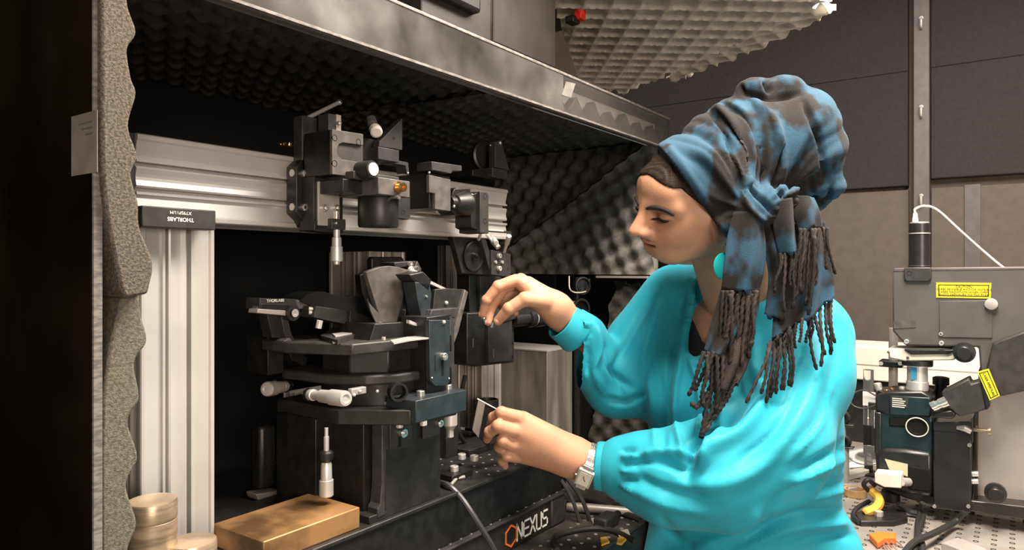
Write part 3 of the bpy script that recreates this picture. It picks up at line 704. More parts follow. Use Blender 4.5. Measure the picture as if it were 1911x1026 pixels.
# bracket block at the front right of the lower plate
obj('corner_block', MB().box((Q(776, 760, Y=.6455).x, .6455, Q(776, 790, Y=.6455).z), (Q(870, 735, Y=.6455).x, .70, Q(776, 748, Y=.6455).z)), M_teal, st, bev=.001)
c = Q(793, 742, Y=.66); screw(Vector((c.x, .668, Q(776, 748, Y=.6455).z)), (0,0,1), .006, st)
c = Q(848, 728, Y=.66); screw(Vector((c.x, .672, Q(776, 748, Y=.6455).z)), (0,0,1), .006, st)
screw(Q(790, 786, Y=.65), (0,0,-1), .005, st, M_sat)
screw(Vector((.690, .675, lowz-.020)), (0,0,-1), .005, st, M_sat)
# small fittings between the plates
obj('clip_plate', MB().fy(657, 726, 684, 739, .690, .008), M_alud, st, bev=.001)
for a in ((661, 737), (672, 730), (704, 730)): obj('set_screw', MB().ball(Q(*a, Y=.6885), .0022), M_sat, st)
cl = thing('ring_clamp', 'small black ring on a bright square foot on the lower stage plate', 'clamp', (Q(737, 748, Y=.675).x, .675, lowz))
f0 = [(711, 749), (738, 742), (757, 747), (737, 752)]
obj('foot', MB().prism([Q(x, y, Z=lowz+.004) for x, y in f0], (0, 0, -.0036)), M_sat, cl)
c = Q(742, 731, Y=.675)
obj('ring', MB().lathe(c, (-.45, -1, 0), [(-.007, .0125), (.006, .0125), (.006, .0098), (-.007, .0098), (-.007, .0125)], 24, cap=False), M_black, cl)
# micrometers
def micrometer(label, tip, base, s, m1=M_sat):
    d = (tip-base).normalized(); Lg = (tip-base).length
    t = thing('micrometer', label, 'micrometer', base)
    obj('sleeve', MB().lathe(base, d, [(0, .0035*s), (.010*s, .0035*s), (.0105*s, .0075*s), (.024*s, .0078*s), (.0245*s, .0065*s), (Lg*.5, .0065*s)], 20), m1, t)
    obj('clamp_nut', MB().lathe(base+d*.009*s, d, [(0, .009*s), (.007*s, .009*s)], 8), M_black, t)
    obj('thimble', MB().lathe(base, d, [(Lg*.42, .0085*s), (Lg*.66, .0090*s), (Lg*.67, .0104*s), (Lg*.965, .0104*s), (Lg, .0090*s), (Lg+.0003, .0058*s), (Lg-.0015, .0052*s), (Lg-.001, .0012*s)], 24), m1, t)
    return t
micrometer('satin micrometer pointing at the camera beside the lower stage plate', Q(646, 744, f=.87), Q(568, 735, f=.935), .95)
micrometer('dim micrometer further left, pointing away below the mirror arm', Q(497, 726, f=.99), Q(543, 719, f=1.05), 1.0)
vm = thing('micrometer', 'vertical satin micrometer hanging at the left side of the tower', 'micrometer', Q(609, 925, f=.93))
a = Q(609, 925, f=.93); b = Q(607, 790, f=.93); h = b.z-a.z
obj('thimble', MB().lathe(a, (0,0,1), [(0, .0085), (.001, .0092), (h*.22, .0092), (h*.225, .0075), (h*.44, .0070), (h*.47, .0058)], 20), M_sat, vm)
obj('clamp_nut', MB().lathe(a+Vector((0,0,h*.47)), (0,0,1), [(0, .0062), (.004, .0095), (h*.13, .0095), (h*.16, .006)], 20), M_black, vm)
obj('spindle', MB().lathe(a+Vector((0,0,h*.6)), (0,0,1), [(0, .0035), (h*.22, .0035), (h*.22, .0025), (h*.34, .0025)], 12), M_sat, vm)
# ------------------------------------------------------------------ slotted front bracket
br = thing('slotted_bracket', 'blue black upright bracket with slots and screws at the stage front', 'bracket', (Q(825, 720, Y=.66).x, .665, lowz))
YP = .662
pl = [(801, 597), (840, 597), (840, 712), (833, 720), (812, 720), (803, 710)]
obj('front_plate', MB().py(pl, YP, .008), M_teal, br, bev=.0008)
obj('side_flange', MB().py([(840, 590), (848, 596), (848, 742), (840, 742)], YP+.006, .03), M_char, br, bev=.0008)
obj('body', MB().py([(797, 592), (842, 586), (842, 742), (797, 742)], YP+.0085, .05), M_black, br, bev=.001)
c = Q(826, 682, Y=YP)
obj('slot', MB().box(c+Vector((-.0042, -.0003, -.016)), c+Vector((.0042, .004, .012))), M_matte, br, bev=.003)
screw(Q(826, 665, Y=YP-.0005), (0,-1,0), .0055, br)
obj('set_screw', MB().ball(Q(828, 601, Y=YP), .003), M_sat, br)
for a, b in ((842, 640), (842, 700), (812, 678)):
    c = Q(a, b, Y=YP); obj('narrow_slot', MB().box(c+Vector((-.0014, -.0004, -.012)), c+Vector((.0014, .002, .012))), M_matte, br, bev=.001)
for a, b in ((806, 705), (838, 706)): obj('set_screw', MB().ball(Q(a, b, Y=YP), .0014), M_sat, br)
# angled guard plate behind the bracket
gp = thing('angled_plate', 'dark angled plate leaning at the right above the slotted bracket', 'plate', (Q(850, 640, Y=.70).x, .70, topz))
obj('face', MB().py([(832, 538), (868, 540), (848, 620), (835, 640), (806, 600), (812, 540)], .705, .006), M_black2, gp, bev=.0008)
obj('edge', MB().py([(868, 540), (874, 545), (856, 618), (848, 640), (846, 620)], .700, .012), M_grey, gp, bev=.0008)
hole(Q(862, 580, Y=.70), (0,-1,0), .002, gp)
obj('shelf', MB().py([(806, 578), (856, 574), (850, 592), (800, 598)], .69, .05), M_char, gp, bev=.001)
obj('set_screw', MB().ball(Q(833, 565, Y=.704), .003), M_sat, gp)
ls = [((796, 520), (839, 541), .71), ((764, 597), (800, 612), .69)]
for (a, b, Y) in ls:
    obj('bright_strip', MB().py([a, b, (b[0], b[1]+5), (a[0], a[1]+6)], Y, .006), M_sat, gp, label='bright steel strip')
# ------------------------------------------------------------------ goniometer
gn = thing('goniometer', 'black goniometer with sector plate and tilted clamp arm on the stage', 'goniometer', (Q(740, 610, Y=.76).x, .77, topz))
cc = (728, 640)
arc = [(683, 508), (695, 503), (710, 498), (726, 496), (742, 498), (764, 504)]
obj('sector_plate', MB().py(arc + [(752, 560), (738, 612), (716, 612), (702, 570)], .735, .008), M_grey, gn, bev=.0008)
obj('sector_side', MB().py([(672, 513), (684, 508), (706, 575), (718, 612), (700, 612), (676, 545)], .785, .012), M_black, gn, bev=.0008)
hole(Q(716, 544, Y=.775), (0,-1,0), .0035, gn)
obj('rear_plate', MB().py([(694, 482), (698, 479), (750, 479), (754, 483), (754, 540), (694, 540)], .84, .012), M_black, gn, bev=.002)
for x in (709, 742): hole(Q(x, 487, Y=.84), (0,-1,0), .004, gn)
obj('clamp_arm', MB().py([(765, 490), (779, 487), (768, 510), (736, 580), (722, 578), (745, 530)], .745, .03), M_black2, gn, bev=.001)
obj('arm_face', MB().py([(779, 487), (787, 502), (776, 545), (752, 612), (736, 580), (768, 512)], .738, .02), M_char, gn, bev=.0008)
obj('arm_head', MB().py([(736, 490), (766, 487), (780, 487), (786, 502), (772, 506), (760, 498), (738, 500)], .742, .03), M_black2, gn, bev=.001)
for x, y in ((764, 493), (775, 501)): screw(Q(x, y, Y=.740), (0,-1,0), .0042, gn)
a = Q(765, 503, Y=.730); b = Q(780, 512, Y=.715)
obj('bolt', MB().lathe(a, b-a, [(0, .006), (.004, .006), (.004, .0035), ((b-a).length, .0035)], 14), M_sat, gn)
obj('pivot_block', MB().py([(764, 512), (790, 506), (806, 522), (800, 545), (772, 522)], .70, .03), M_black, gn, bev=.002)
obj('hanging_arm', MB().py([(775, 526), (802, 530), (806, 548), (800, 604), (788, 602), (780, 560)], .70, .025), M_teal, gn, bev=.001)
obj('arm_inner', MB().py([(760, 545), (776, 520), (786, 548), (790, 600), (768, 592), (754, 600)], .735, .01), M_black2, gn, bev=.001)
obj('base_wedge', MB().py([(700, 604), (800, 598), (800, 628), (690, 636)], .715, .07), M_black, gn, bev=.001)
screw(Q(795, 553, Y=.70), (0,-1,0), .002, gn); screw(Q(756, 578, Y=.738), (0,-1,0), .003, gn)
gs = thing('grey_tongue', 'thin grey curved metal tongue standing in front of the sector plate', 'plate', (Q(710, 600, Y=.735).x, .735, topz))
sp_ = wavy([(686, 557), (690, 566), (705, 582), (724, 596), (734, 610), (732, 622)], 4); lo = wavy([(722, 618), (704, 605), (692, 580)], 4)
obj('tongue', MB().py(sp_+lo, .735, .002), M_olv, gs)
screw(Q(724, 613, Y=.732), (-.3,-1,0), .0055, gs, M_sat)
obj('pin', MB().cyl(Q(708, 605, Y=.73), Q(720, 612, Y=.73), .004), M_sat, gs)
# blades / sheets lying on the upper plate
bl = thing('curved_shim', 'thin bright curved steel strip lying on the upper stage plate', 'shim', Q(770, 630, Z=topz))
obj('sheet', MB().prism([Q(x, y, Z=topz+.0022) for x, y in ((728, 634), (760, 628), (800, 625), (800, 630), (765, 634), (735, 640))], (0,0,-.0018)), M_sat, bl)
fl = thing('foil_pieces', 'small bright metal strips on the upper stage plate under the mirror arm', 'strip', Q(620, 632, Z=topz))
obj('strip', MB().prism([Q(x, y, Z=topz+.008) for x, y in ((620, 622), (672, 615), (678, 617), (626, 627))], (0,0,-.0016)), M_sat, fl)
obj('strip', MB().prism([Q(x, y, Z=topz+.0022) for x, y in ((618, 636), (638, 633), (640, 636), (622, 639))], (0,0,-.0018)), M_sat, fl)
obj('strip_post', MB().cyl(Q(640, 626, Z=topz), Q(640, 626, Z=topz)+Vector((0,0,.008)), .003), M_sat, fl)
obj('strip_post', MB().cyl(Q(594, 612, f=.93), Q(597, 598, f=.93), .004), M_sat, fl)
obj('strip_base', MB().prism([Q(x, y, Z=topz+.0062) for x, y in ((598, 626), (622, 610), (648, 612), (668, 622), (630, 634))], (0,0,-.006)), M_char, fl)
fb = thing('small_fittings', 'cluster of small screws and nuts on the stage beside the grey tongue', 'screws', Q(700, 630, Z=topz))
for x, y, r in ((692, 628, .003), (700, 631, .003), (711, 628, .004), (716, 634, .003), (684, 630, .002)): obj('nut', MB().lathe(Q(x, y, Z=topz), (0,0,1), [(0, r), (r*1.3, r), (r*1.3, r*.5), (r*.5, r*.4)], 6), M_sat, fb)
# ------------------------------------------------------------------ mirror arm at the left
ma = thing('jointed_mirror_holder', 'black jointed arm reaching across the stage with white maker print', 'arm', Q(560, 640, f=.93))
YZ = .80
def seg(name, px, Y, dy, m, **k): return obj(name, MB().py(px, Y, dy), m, ma, bev=.0008, **k)
A1 = [(485, 556), (552, 558), (556, 577), (544, 583), (484, 577)]
seg('head_plate', A1, .80, .03, M_char)
seg('head_side', [(552, 558), (575, 566), (576, 575), (556, 577)], .802, .028, M_grey)
seg('head_underside', [(482, 576), (546, 580), (545, 590), (480, 584)], .798, .02, M_alud, label='bright lower lip')
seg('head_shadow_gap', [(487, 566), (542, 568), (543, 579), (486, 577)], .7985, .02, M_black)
c = Q(514, 561, Y=.7994)
text('print', 'THORLABS', .0055, c+Vector((0, 0, 0)), (1,0,0), UP, M_white, ma, align='CENTER')
cy = Q(549, 584, Y=.793)
obj('pivot_cap', MB().lathe(cy, (0,-1,0), [(-.016, .0105), (-.001, .0105), (-.001, .006), (.002, .006), (.002, .003), (0, .002)], 20), M_black2, ma)
obj('pivot_disc', MB().lathe(cy, (0,-1,0), [(0, .0055), (.0025, .0055), (.0025, .003), (.001, .002)], 20), M_sat, ma)
for yy in (576, 583): obj('hinge_pin', MB().cyl(Q(576, yy, Y=.785), Q(591, yy+1, Y=.78), .0028), M_sat, ma)
seg('bar', [(590, 571), (654, 580), (652, 606), (586, 592)], .775, .03, M_char)
seg('bar_end', [(654, 580), (720, 600), (718, 612), (652, 606)], .768, .03, M_black2)
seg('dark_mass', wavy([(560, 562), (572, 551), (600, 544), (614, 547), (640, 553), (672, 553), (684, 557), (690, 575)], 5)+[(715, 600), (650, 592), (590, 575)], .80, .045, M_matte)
seg('drop_arm', [(498, 584), (524, 584), (530, 600), (530, 618), (541, 640), (536, 646), (524, 630), (508, 630)], .815, .02, M_black2)
seg('drop_arm_edge', [(524, 586), (536, 588), (545, 625), (555, 640), (542, 650), (530, 620)], .808, .02, M_char)
seg('drop_arm_tip', [(530, 636), (541, 630), (553, 645), (545, 655), (540, 660)], .800, .018, M_grey)
seg('link_plate', [(537, 650), (556, 648), (575, 668), (570, 684), (545, 672)], .835, .06, M_black)
seg('wing', [(478, 580), (486, 560), (488, 585)], .803, .012, M_grey)
ma_leg = obj('support_leg', MB().fy(500, 628, 530, 700, .845, .05), M_black, ma, bev=.001)
# ------------------------------------------------------------------ right side brackets beside the stage
rb = thing('angle_iron', 'black angle iron bolted down with two bright screws behind the stage', 'bracket', (Q(870, 860, Y=.83).x, .83, ZS))
YQ = .82
xq0 = Q(833, 860, Y=YQ).x; xq1 = Q(856, 860, Y=YQ).x
obj('upright', MB().box((xq0, YQ, ZS), (xq1, YQ+.05, Q(840, 792, Y=YQ).z)), M_black2, rb, bev=.001)
xq2 = Q(925, 862, Y=YQ).x
obj('foot_plate', MB().box((xq1-.004, YQ-.028, ZS), (xq2, YQ+.03, ZS+.012)), M_black2, rb, bev=.001)
for x, y in ((862, 855), (885, 858)): screw(Vector((Q(x, y, Z=ZS+.012).x, Q(x, y, Z=ZS+.012).y, ZS+.012)), (0,0,1), .007, rb, M_sat)
rb2 = thing('foot_clamp', 'small black clamp foot with one bright screw at the slab edge', 'clamp', Q(850, 888, Z=ZS))
c = Q(850, 892, Z=ZS); 
obj('foot', MB().box(c+Vector((-.022, -.012, 0)), c+Vector((.03, .03, .010))), M_black, rb2, bev=.001)
screw(c+Vector((.004, .006, .010)), (0,0,1), .007, rb2, M_sat)
pk = Q(840, 903, Z=ZS); obj('bright_key', MB().tube([pk+Vector((-.01,-.01,.003)), pk+Vector((.02,.004,.003)), pk+Vector((.035,.0,.003))], .0025, 8), M_sat, rb2)
tb = tag(obj('lens_post', MB().lathe(Q(911, 850, Y=.86), (0,0,1), [(0, .021), (.10, .021), (.112, .021), (.113, .0185), (.10, .018)], 28), M_black), 'short black tube standing behind the held filter', 'post')
# curved black cable loop behind
tag(obj('loop_cable', MB().tube(spline([Q(868, 700, Y=.84), Q(856, 760, Y=.84), Q(858, 810, Y=.83), Q(884, 838, Y=.84), Q(925, 845, Y=.85)]), .004, 8), M_rub), 'black cable loop hanging behind the stage and the held filter', 'cable')
cap_b = thing('steel_pin_holder', 'small steel cylinder under the corner of the stage', 'cylinder', Q(838, 800, Y=.76))
obj('cylinder', MB().lathe(Q(840, 770, Y=.77), (0,0,-1), [(0, .012), (.02, .012), (.028, .006), (.04, .006)], 18), M_sat, cap_b)
# post with fork at the left
pp = thing('clamped_post', 'black post in a pale clamping fork left of the dull upright', 'post', Q(503, 930, Y=.90))
YG = .90
obj('post', MB().fy(486, 796, 516, 915, YG, .026), M_black, pp, bev=.006)
c = Q(502, 915, Y=YG)
zf = Q(502, 944, Y=YG).z
obj('fork', MB().py([(478, 922), (526, 915), (525, 926), (516, 935), (513, 948), (505, 951), (505, 940), (495, 940), (487, 952), (484, 938)], YG-.004, .025), M_alud, pp, bev=.001)
obj('fork_base', MB().box((c.x-.03, YG-.002, ZS), (c.x+.03, YG+.03, zf-.012)), M_black, pp, bev=.001)
# ------------------------------------------------------------------ bronze block and steel cylinders
bk = thing('bronze_block', 'worn bronze rectangular block with screw holes at the front', 'block', (.555, .74, ZS))
zt = 1.142
c1 = Q(486, 1009, Z=zt); c2 = Q(677, 947, Z=zt); c3 = Q(393, 978, Z=zt)
x0, y0, x1, y1 = c1.x, (c1.y+c2.y)/2, c2.x, c3.y
obj('block', MB().box((x0, y0, ZS), (x1, y1, zt)), M_brass, bk, bev=.0016)
for x, y in ((410, 976), (493, 998), (582, 973), (653, 947), (586, 934)):
    c = Q(x, y, Z=zt); hole(Vector((min(max(c.x, x0+.006), x1-.006), min(max(c.y, y0+.006), y1-.006), zt-.0004)), (0,0,1), .0026, bk)
ky = thing('steel_cylinder', 'tall warm steel cylinder with grooved cap at lower left', 'cylinder', (0,0,0))
zk = 1.218
c = Q(284, 932, Z=zk); rk = (Q(327, 932, Z=zk)-Q(241, 932, Z=zk)).length/2
ky.location = (c.x, c.y, ZB); ORG[ky] = Vector((c.x, c.y, ZB))
hk = zk-ZB
obj('body', MB().lathe((c.x, c.y, ZB), (0,0,1), [(0, rk), (hk-.020, rk), (hk-.0195, rk*.97), (hk-.0185, rk*.97), (hk-.018, rk*1.01), (hk-.002, rk*1.01), (hk, rk*.97)], 48), M_knob, ky)
kd = thing('steel_disc', 'broad low steel disc beside the warm steel cylinder', 'disc', (0,0,0))
zd = 1.172; c = Q(358, 1008, Z=zd); c = Vector((c.x, c.y, zd)); rk = (Q(406, 1008, Z=zd)-Q(318, 1008, Z=zd)).length/2
kd.location = (c.x, c.y, ZB); ORG[kd] = Vector((c.x, c.y, ZB)); hk = zd-ZB
obj('disc', MB().lathe((c.x, c.y, ZB), (0,0,1), [(0, rk), (hk-.002, rk), (hk, rk*.97)], 48), M_knob, kd)
for a in (.6, 2.4): hole(Vector((c.x+math.cos(a)*rk*.6, c.y-math.sin(a)*rk*.6, zd-.0004)), (0,0,1), .002, kd)
# ------------------------------------------------------------------ cables and clutter at the front
def cable(name, pts, r, m, label, rib=0):
    P = spline(pts, 10)
    if rib:
        PP = []; RR = []
        for i in range(len(P)-1):
            n = max(2, int((P[i+1]-P[i]).length/.0022))
            for k in range(n): PP.append(P[i].lerp(P[i+1], k/n)); RR.append(r*(1+.08*(len(PP) % 2)))
        return tag(obj(name, MB().tube(PP, RR, 7), m), label, 'cable')
    return tag(obj(name, MB().tube(P, r, 8), m), label, 'cable')
M_cab = mat('grey_black_cable', (.05, .048, .052), .4)
cable('black_cable', [Q(822, 900, Z=ZS+.004), Q(838, 906, Z=ZS+.006), Q(862, 930, Y=.68), Q(890, 972, Y=.655), Q(920, 1022, Y=.645), Q(945, 1075, Y=.65), Q(960, 1130, Y=.64)], .0042, M_cab, 'grey black cable running down over the slab left of the lettering')
cable('ribbed_cable', [Q(1030, 870, Y=.80), Q(1044, 890, Y=.70), Q(1068, 932, Y=.665), Q(1086, 985, Y=.65), Q(1102, 1024, Y=.62), Q(1112, 1052, Y=.60)], .0035, M_cab, 'ribbed black cable, the left of the pair below the watch', rib=1)
cable('ribbed_cable', [Q(1036, 870, Y=.80), Q(1056, 890, Y=.69), Q(1085, 930, Y=.655), Q(1104, 980, Y=.64), Q(1117, 1022, Y=.61), Q(1126, 1050, Y=.59)], .0038, M_cab, 'ribbed black cable, the right of the pair below the watch', rib=1)
zc_ = ZT+.005
cable('coiled_cable', [Q(1040, 1026, Z=zc_), Q(1034, 1004, Z=zc_), Q(1060, 992, Z=zc_), Q(1110, 985, Z=zc_), Q(1150, 992, Z=zc_), Q(1185, 1010, Z=zc_)], .005, M_rub, 'thick black cable curling on the table below the ribbed pair')
cable('coiled_cable', [Q(1060, 940, Z=zc_), Q(1090, 934, Z=zc_), Q(1130, 945, Z=zc_), Q(1175, 962, Z=zc_), Q(1196, 970, Z=zc_)], .006, M_rub, 'thick black cable lying behind the steel tube on the table')
st_ = tag(obj('steel_tube', MB().lathe(Q(1058, 945, Z=ZT+.010), Q(1192, 955, Z=ZT+.010)-Q(1058, 945, Z=ZT+.010), [(0, .007), (.02, .009), (.1, .008), ((Q(1192, 955, Z=ZT+.010)-Q(1058, 945, Z=ZT+.010)).length, .006)], 14), M_alud), 'thin steel tube lying on the black table under the sleeve', 'tube')
for (px, m, lb) in (([(1120, 1002), (1132, 1000), (1138, 1010), (1122, 1016)], M_tape, 'small yellow scrap of tape on the black table, left one'),
                    ([(1152, 1003), (1166, 998), (1170, 1004), (1160, 1014), (1150, 1012)], M_tape, 'small yellow scrap on the black table, right one'),
                    ([(1102, 966), (1128, 962), (1134, 972), (1108, 978)], M_alud, 'small flat metal plate on the black table'),
                    ([(1150, 990), (1172, 986), (1176, 996), (1155, 1000)], M_alud, 'small pale metal tab beside the yellow scrap')):
    tag(obj('scrap', MB().prism([Q(x, y, Z=ZT+.004) for x, y in px], (0,0,-.0036)), m, bev=.001), lb, 'scrap')
pb = thing('plug_housing', 'black plug housing among the cables on the table', 'plug', Q(1130, 985, Z=ZT))
c = Q(1130, 985, Z=ZT); obj('shell', MB().box(c+Vector((-.02,-.012,0)), c+Vector((.03,.015,.022))), M_rub, pb, bev=.004)
obj('plug', MB().cyl(c+Vector((.03,0,.011)), c+Vector((.05,0,.011)), .007), M_black, pb)
# ================================================================== second table: microscope and neighbours
Z2 = .9
XM = 1.80
ms = thing('microscope', 'large grey and black microscope standing on the pale steel table', 'microscope', (1.9, .15, Z2))
def fX(name, px, X, dx, m, bev=.002, parent=ms, **k): return obj(name, MB().pX(px, X, dx), m, parent, bev=bev, **k)
up = obj('upper_housing', MB().pX([(1665, 508), (1672, 500), (1960, 498), (1960, 700), (1830, 700), (1826, 648), (1690, 645), (1666, 618)], XM, .16), M_olv, ms, bev=.004)
fX('top_bevel', [(1669, 500), (1960, 497), (1960, 503), (1667, 507)], XM-.001, .10, M_post, .002, up)
fX('lamp_socket', [(1687, 499), (1738, 499), (1738, 520), (1733, 525), (1691, 525), (1687, 520)], XM-.008, .06, M_char, .002, up)
hole(Q(1697, 510, X=XM-.008), (-1,0,0), .005, up)
fX('cover_plate', [(1753, 562), (1852, 560), (1852, 631), (1753, 629)], XM-.003, .01, M_olv, .001, up)
kn = MB().lathe(Q(1850, 567, X=XM-.004), (-1,0,0), [(0, .0118), (.008, .0118), (.009, .010)], 24); obj('thumb_screw', kn, M_alud, up, label='round steel thumb screw')
for x, y, r in ((1692, 637, .005), (1757, 640, .005), (1756, 623, .004)): screw(Q(x, y, X=XM-.001), (-1,0,0), r, up, M_sat)
fX('tape_strip', [(1667, 599), (1709, 597), (1709, 611), (1668, 613)], XM-.0015, .003, M_grey, 0, up, label='translucent tape strip')
sg = fX('warning_label', [(1747, 527), (1850, 528), (1849, 557), (1747, 555)], XM-.002, .003, M_yel, 0, up, label='yellow laser warning label with black border')
def border(px, X, t, parent):
    mb = MB(); n = len(px); cx = sum(p[0] for p in px)/n; cy = sum(p[1] for p in px)/n
    P = [Q(x, y, X=X) for x, y in px]; c = sum(P, Vector((0,0,0)))/n
    for i in range(n):
        a, b = P[i], P[(i+1) % n]; d = (b-a).normalized(); nrm = Vector((1,0,0)).cross(d)
        if nrm.dot(c-a) < 0: nrm = -nrm
        mb.prism([a, b, b+nrm*t-d*t*0, a+nrm*t], (-.0005, 0, 0))
    return obj('border', mb, M_ink, parent, smooth=0)
border([(1751, 530.5), (1846, 531.5), (1845, 553.5), (1751, 552)], XM-.0021, .0016, sg)
for k, (s, yy) in enumerate((('CAUTION', 535), ('CLASS 3B VISIBLE AND/OR INVISIBLE', 540), ('LASER RADIATION WHEN OPEN', 545), ('AVOID EXPOSURE TO THE BEAM', 550))):
    text('print', s, .0062 if k else .0066, Q(1798.5, yy, X=XM-.0025), (0,-1,0), UP, M_ink, sg, depth=.0002, align='CENTER')
# lamp tube on top
lt = MB().lathe(Q(1716, 498, X=XM+.02), (0,0,1), [(0, .022), (.003, .022), (.003, .020), (.072, .020), (.073, .0212), (.075, .0212), (.076, .020), (.096, .020), (.098, .018)], 32)
lamp = obj('lamp_tube', lt, M_mblk, ms)
for h in (.001, .0735, .0975): obj('bright_ring', MB().lathe(Q(1716, 498, X=XM+.02)+Vector((0,0,h)), (0,0,1), [(0, .0215 if h < .09 else .019), (.0022, .0215 if h < .09 else .0185)], 32), M_sat, lamp)
pt = Q(1708, 412, X=XM+.02)
obj('cable_boot', MB().lathe(pt+Vector((0,0,-.002)), (0,0,1), [(0, .006), (.008, .006), (.010, .0048), (.018, .0045), (.020, .0035)], 12), M_cream, lamp)
obj('lamp_cable', MB().tube(spline([pt+Vector((0,0,.016)), Q(1708, 390, X=XM+.02), Q(1726, 384, X=XM+.02), Q(1750, 392, X=XM+.03), Q(1790, 428, X=XM+.04), Q(1835, 468, X=XM+.05), Q(1874, 500, X=XM+.05), Q(1920, 530, X=XM+.07)]), .0024, 8), M_cream, lamp)
# focus knobs
for (x, y, r) in ((1800, 657, .021), (1858, 918, .020)):
    c = Q(x, y, X=XM-.001)
    obj('focus_knob', MB().lathe(c, (-1,0,0), [(0, r), (.012, r), (.013, r*.72), (.026, r*.66), (.027, r*.6)], 28), M_mblk, ms)
# stage arm, objective
fX('objective_arm', [(1656, 650), (1790, 650), (1782, 672), (1690, 674), (1660, 668)], XM+.01, .08, M_cream, .003)
fX('nosepiece', [(1686, 652), (1790, 652), (1770, 661), (1700, 662)], XM+.004, .05, M_black, .003)
fX('slider_tab', [(1776, 645), (1800, 645), (1800, 656), (1776, 656)], XM+.006, .03, M_grey, .001)
co = Q(1712, 672, X=XM+.035); k = 1.62/1330
ob = MB().lathe(co, (0,0,-1), [(0, 25*k), (10*k, 25*k), (11*k, 17*k), (38*k, 17*k), (39*k, 18.5*k), (54*k, 18.5*k), (55*k, 17*k), (80*k, 17*k)], 32)
oo = obj('objective', ob, M_sat, ms, label='chrome microscope objective')
obj('objective_collar', MB().lathe(co+Vector((0,0,.0004)), (0,0,-1), [(0, 25.5*k), (9*k, 25.5*k)], 32), M_black, oo)
obj('blue_band', MB().pX([(1700, 684), (1711, 684), (1711, 708), (1700, 708)], XM+.035-17.6*k, .004), M_blue, oo)
obj('yellow_ring', MB().lathe(co+Vector((0,0,-56*k)), (0,0,-1), [(0, 17.6*k), (3*k, 17.6*k)], 32), M_tape, oo)
for x, y in ((1658, 657), (1694, 667)): obj('set_screw', MB().ball(Q(x, y, X=XM+.008), .003), M_grey, ms)
# main drum
drum = [(1632, 740), (1650, 735), (1738, 738), (1742, 752), (1740, 776), (1636, 770)]
hd = fX('stage_head', [(1633, 738), (1656, 730), (1720, 730), (1741, 742), (1737, 778), (1660, 775), (1634, 766)], XM, .10, M_mblk, .004)
fX('stage_head_front', [(1660, 738), (1736, 742), (1735, 776), (1660, 773)], XM-.004, .01, M_mteal, .002, hd)
lb2 = fX('spec_label', [(1663, 739), (1695, 741), (1695, 761), (1663, 759)], XM-.005, .002, M_char, 0, hd)
pm = MB()
for q, n in enumerate((22, 29, 26, 30, 27)):
    pm.fx(1665, 742+q*3.8, 1665+n*.85, 743.6+q*3.8, XM-.0054, .0006)
obj('small_print', pm, M_cream, lb2, smooth=0, label='illegible small white print')
obj('stage_top', MB().lathe(Q(1690, 738, X=XM+.06), (0,0,1), [(0, .060), (.010, .060), (.012, .056)], 40), M_mblk, hd)
for x, y, m in ((1655, 734, M_bronz), (1664, 731, M_bronz), (1684, 729, M_sat), (1728, 731, M_black)): obj('button', MB().lathe(Q(x, y, X=XM+.04), (0,0,1), [(0, .007), (.008, .007), (.010, .005)], 14), m, hd)
c = Q(1641, 722, X=XM+.04); obj('steel_knob', MB().lathe(c+Vector((0,0,-.012)), (0,.2,1), [(0, .005), (.010, .0085), (.020, .0085), (.022, .006)], 16), M_sat, hd)
fX('body_column', [(1634, 766), (1740, 776), (1742, 860), (1634, 848)], XM+.004, .11, M_mteal, .004)
fX('column_edge', [(1632, 768), (1645, 770), (1645, 850), (1632, 848)], XM-.002, .08, M_mblk, .003)
fX('recess', [(1658, 778), (1728, 782), (1728, 800), (1658, 796)], XM+.001, .02, M_matte, .004)
c = Q(1712, 796, X=XM-.001)
obj('port', MB().lathe(c, (-1,0,0), [(0, .020), (.003, .020), (.003, .016), (.001, .014)], 28), M_matte, ms)
obj('cord_ring', MB().tube([c+Vector((-.006, math.cos(a)*.0215, math.sin(a)*.0205-.0)) for a in [i*2*math.pi/32 for i in range(38)]], .0012, 6), M_cream, ms, label='thin cream cord ring')
fX('lower_housing', [(1646, 836), (1690, 838), (1740, 846), (1741, 928), (1690, 922), (1636, 908), (1633, 850)], XM-.006, .12, M_mblk, .008)
fX('note', [(1651, 856), (1694, 866), (1694, 889), (1660, 877)], XM-.0075, .001, M_note, 0, label='pale green note')
fX('latch', [(1694, 868), (1738, 876), (1738, 920), (1694, 914)], XM-.010, .03, M_matte, .004)
fX('base', [(1634, 905), (1690, 930), (1745, 944), (1960, 978), (1960, 950), (1745, 926), (1640, 898)], XM+.012, .16, M_mblk, .003)
rb_ = obj('foot', MB().lathe(Vector((Q(1662, 940, X=XM+.05).x, Q(1662, 940, X=XM+.05).y, Z2+.012)), (0,0,1), [(0, .020), (.02, .020), (.03, .014), (.075, .017)], 20), M_mblk, ms)
for px in (1800, 1930):
    c = Q(px, 950, X=XM+.10); obj('foot', MB().lathe((c.x, c.y, Z2), (0,0,1), [(0, .02), (.07, .016)], 16), M_mblk, ms)
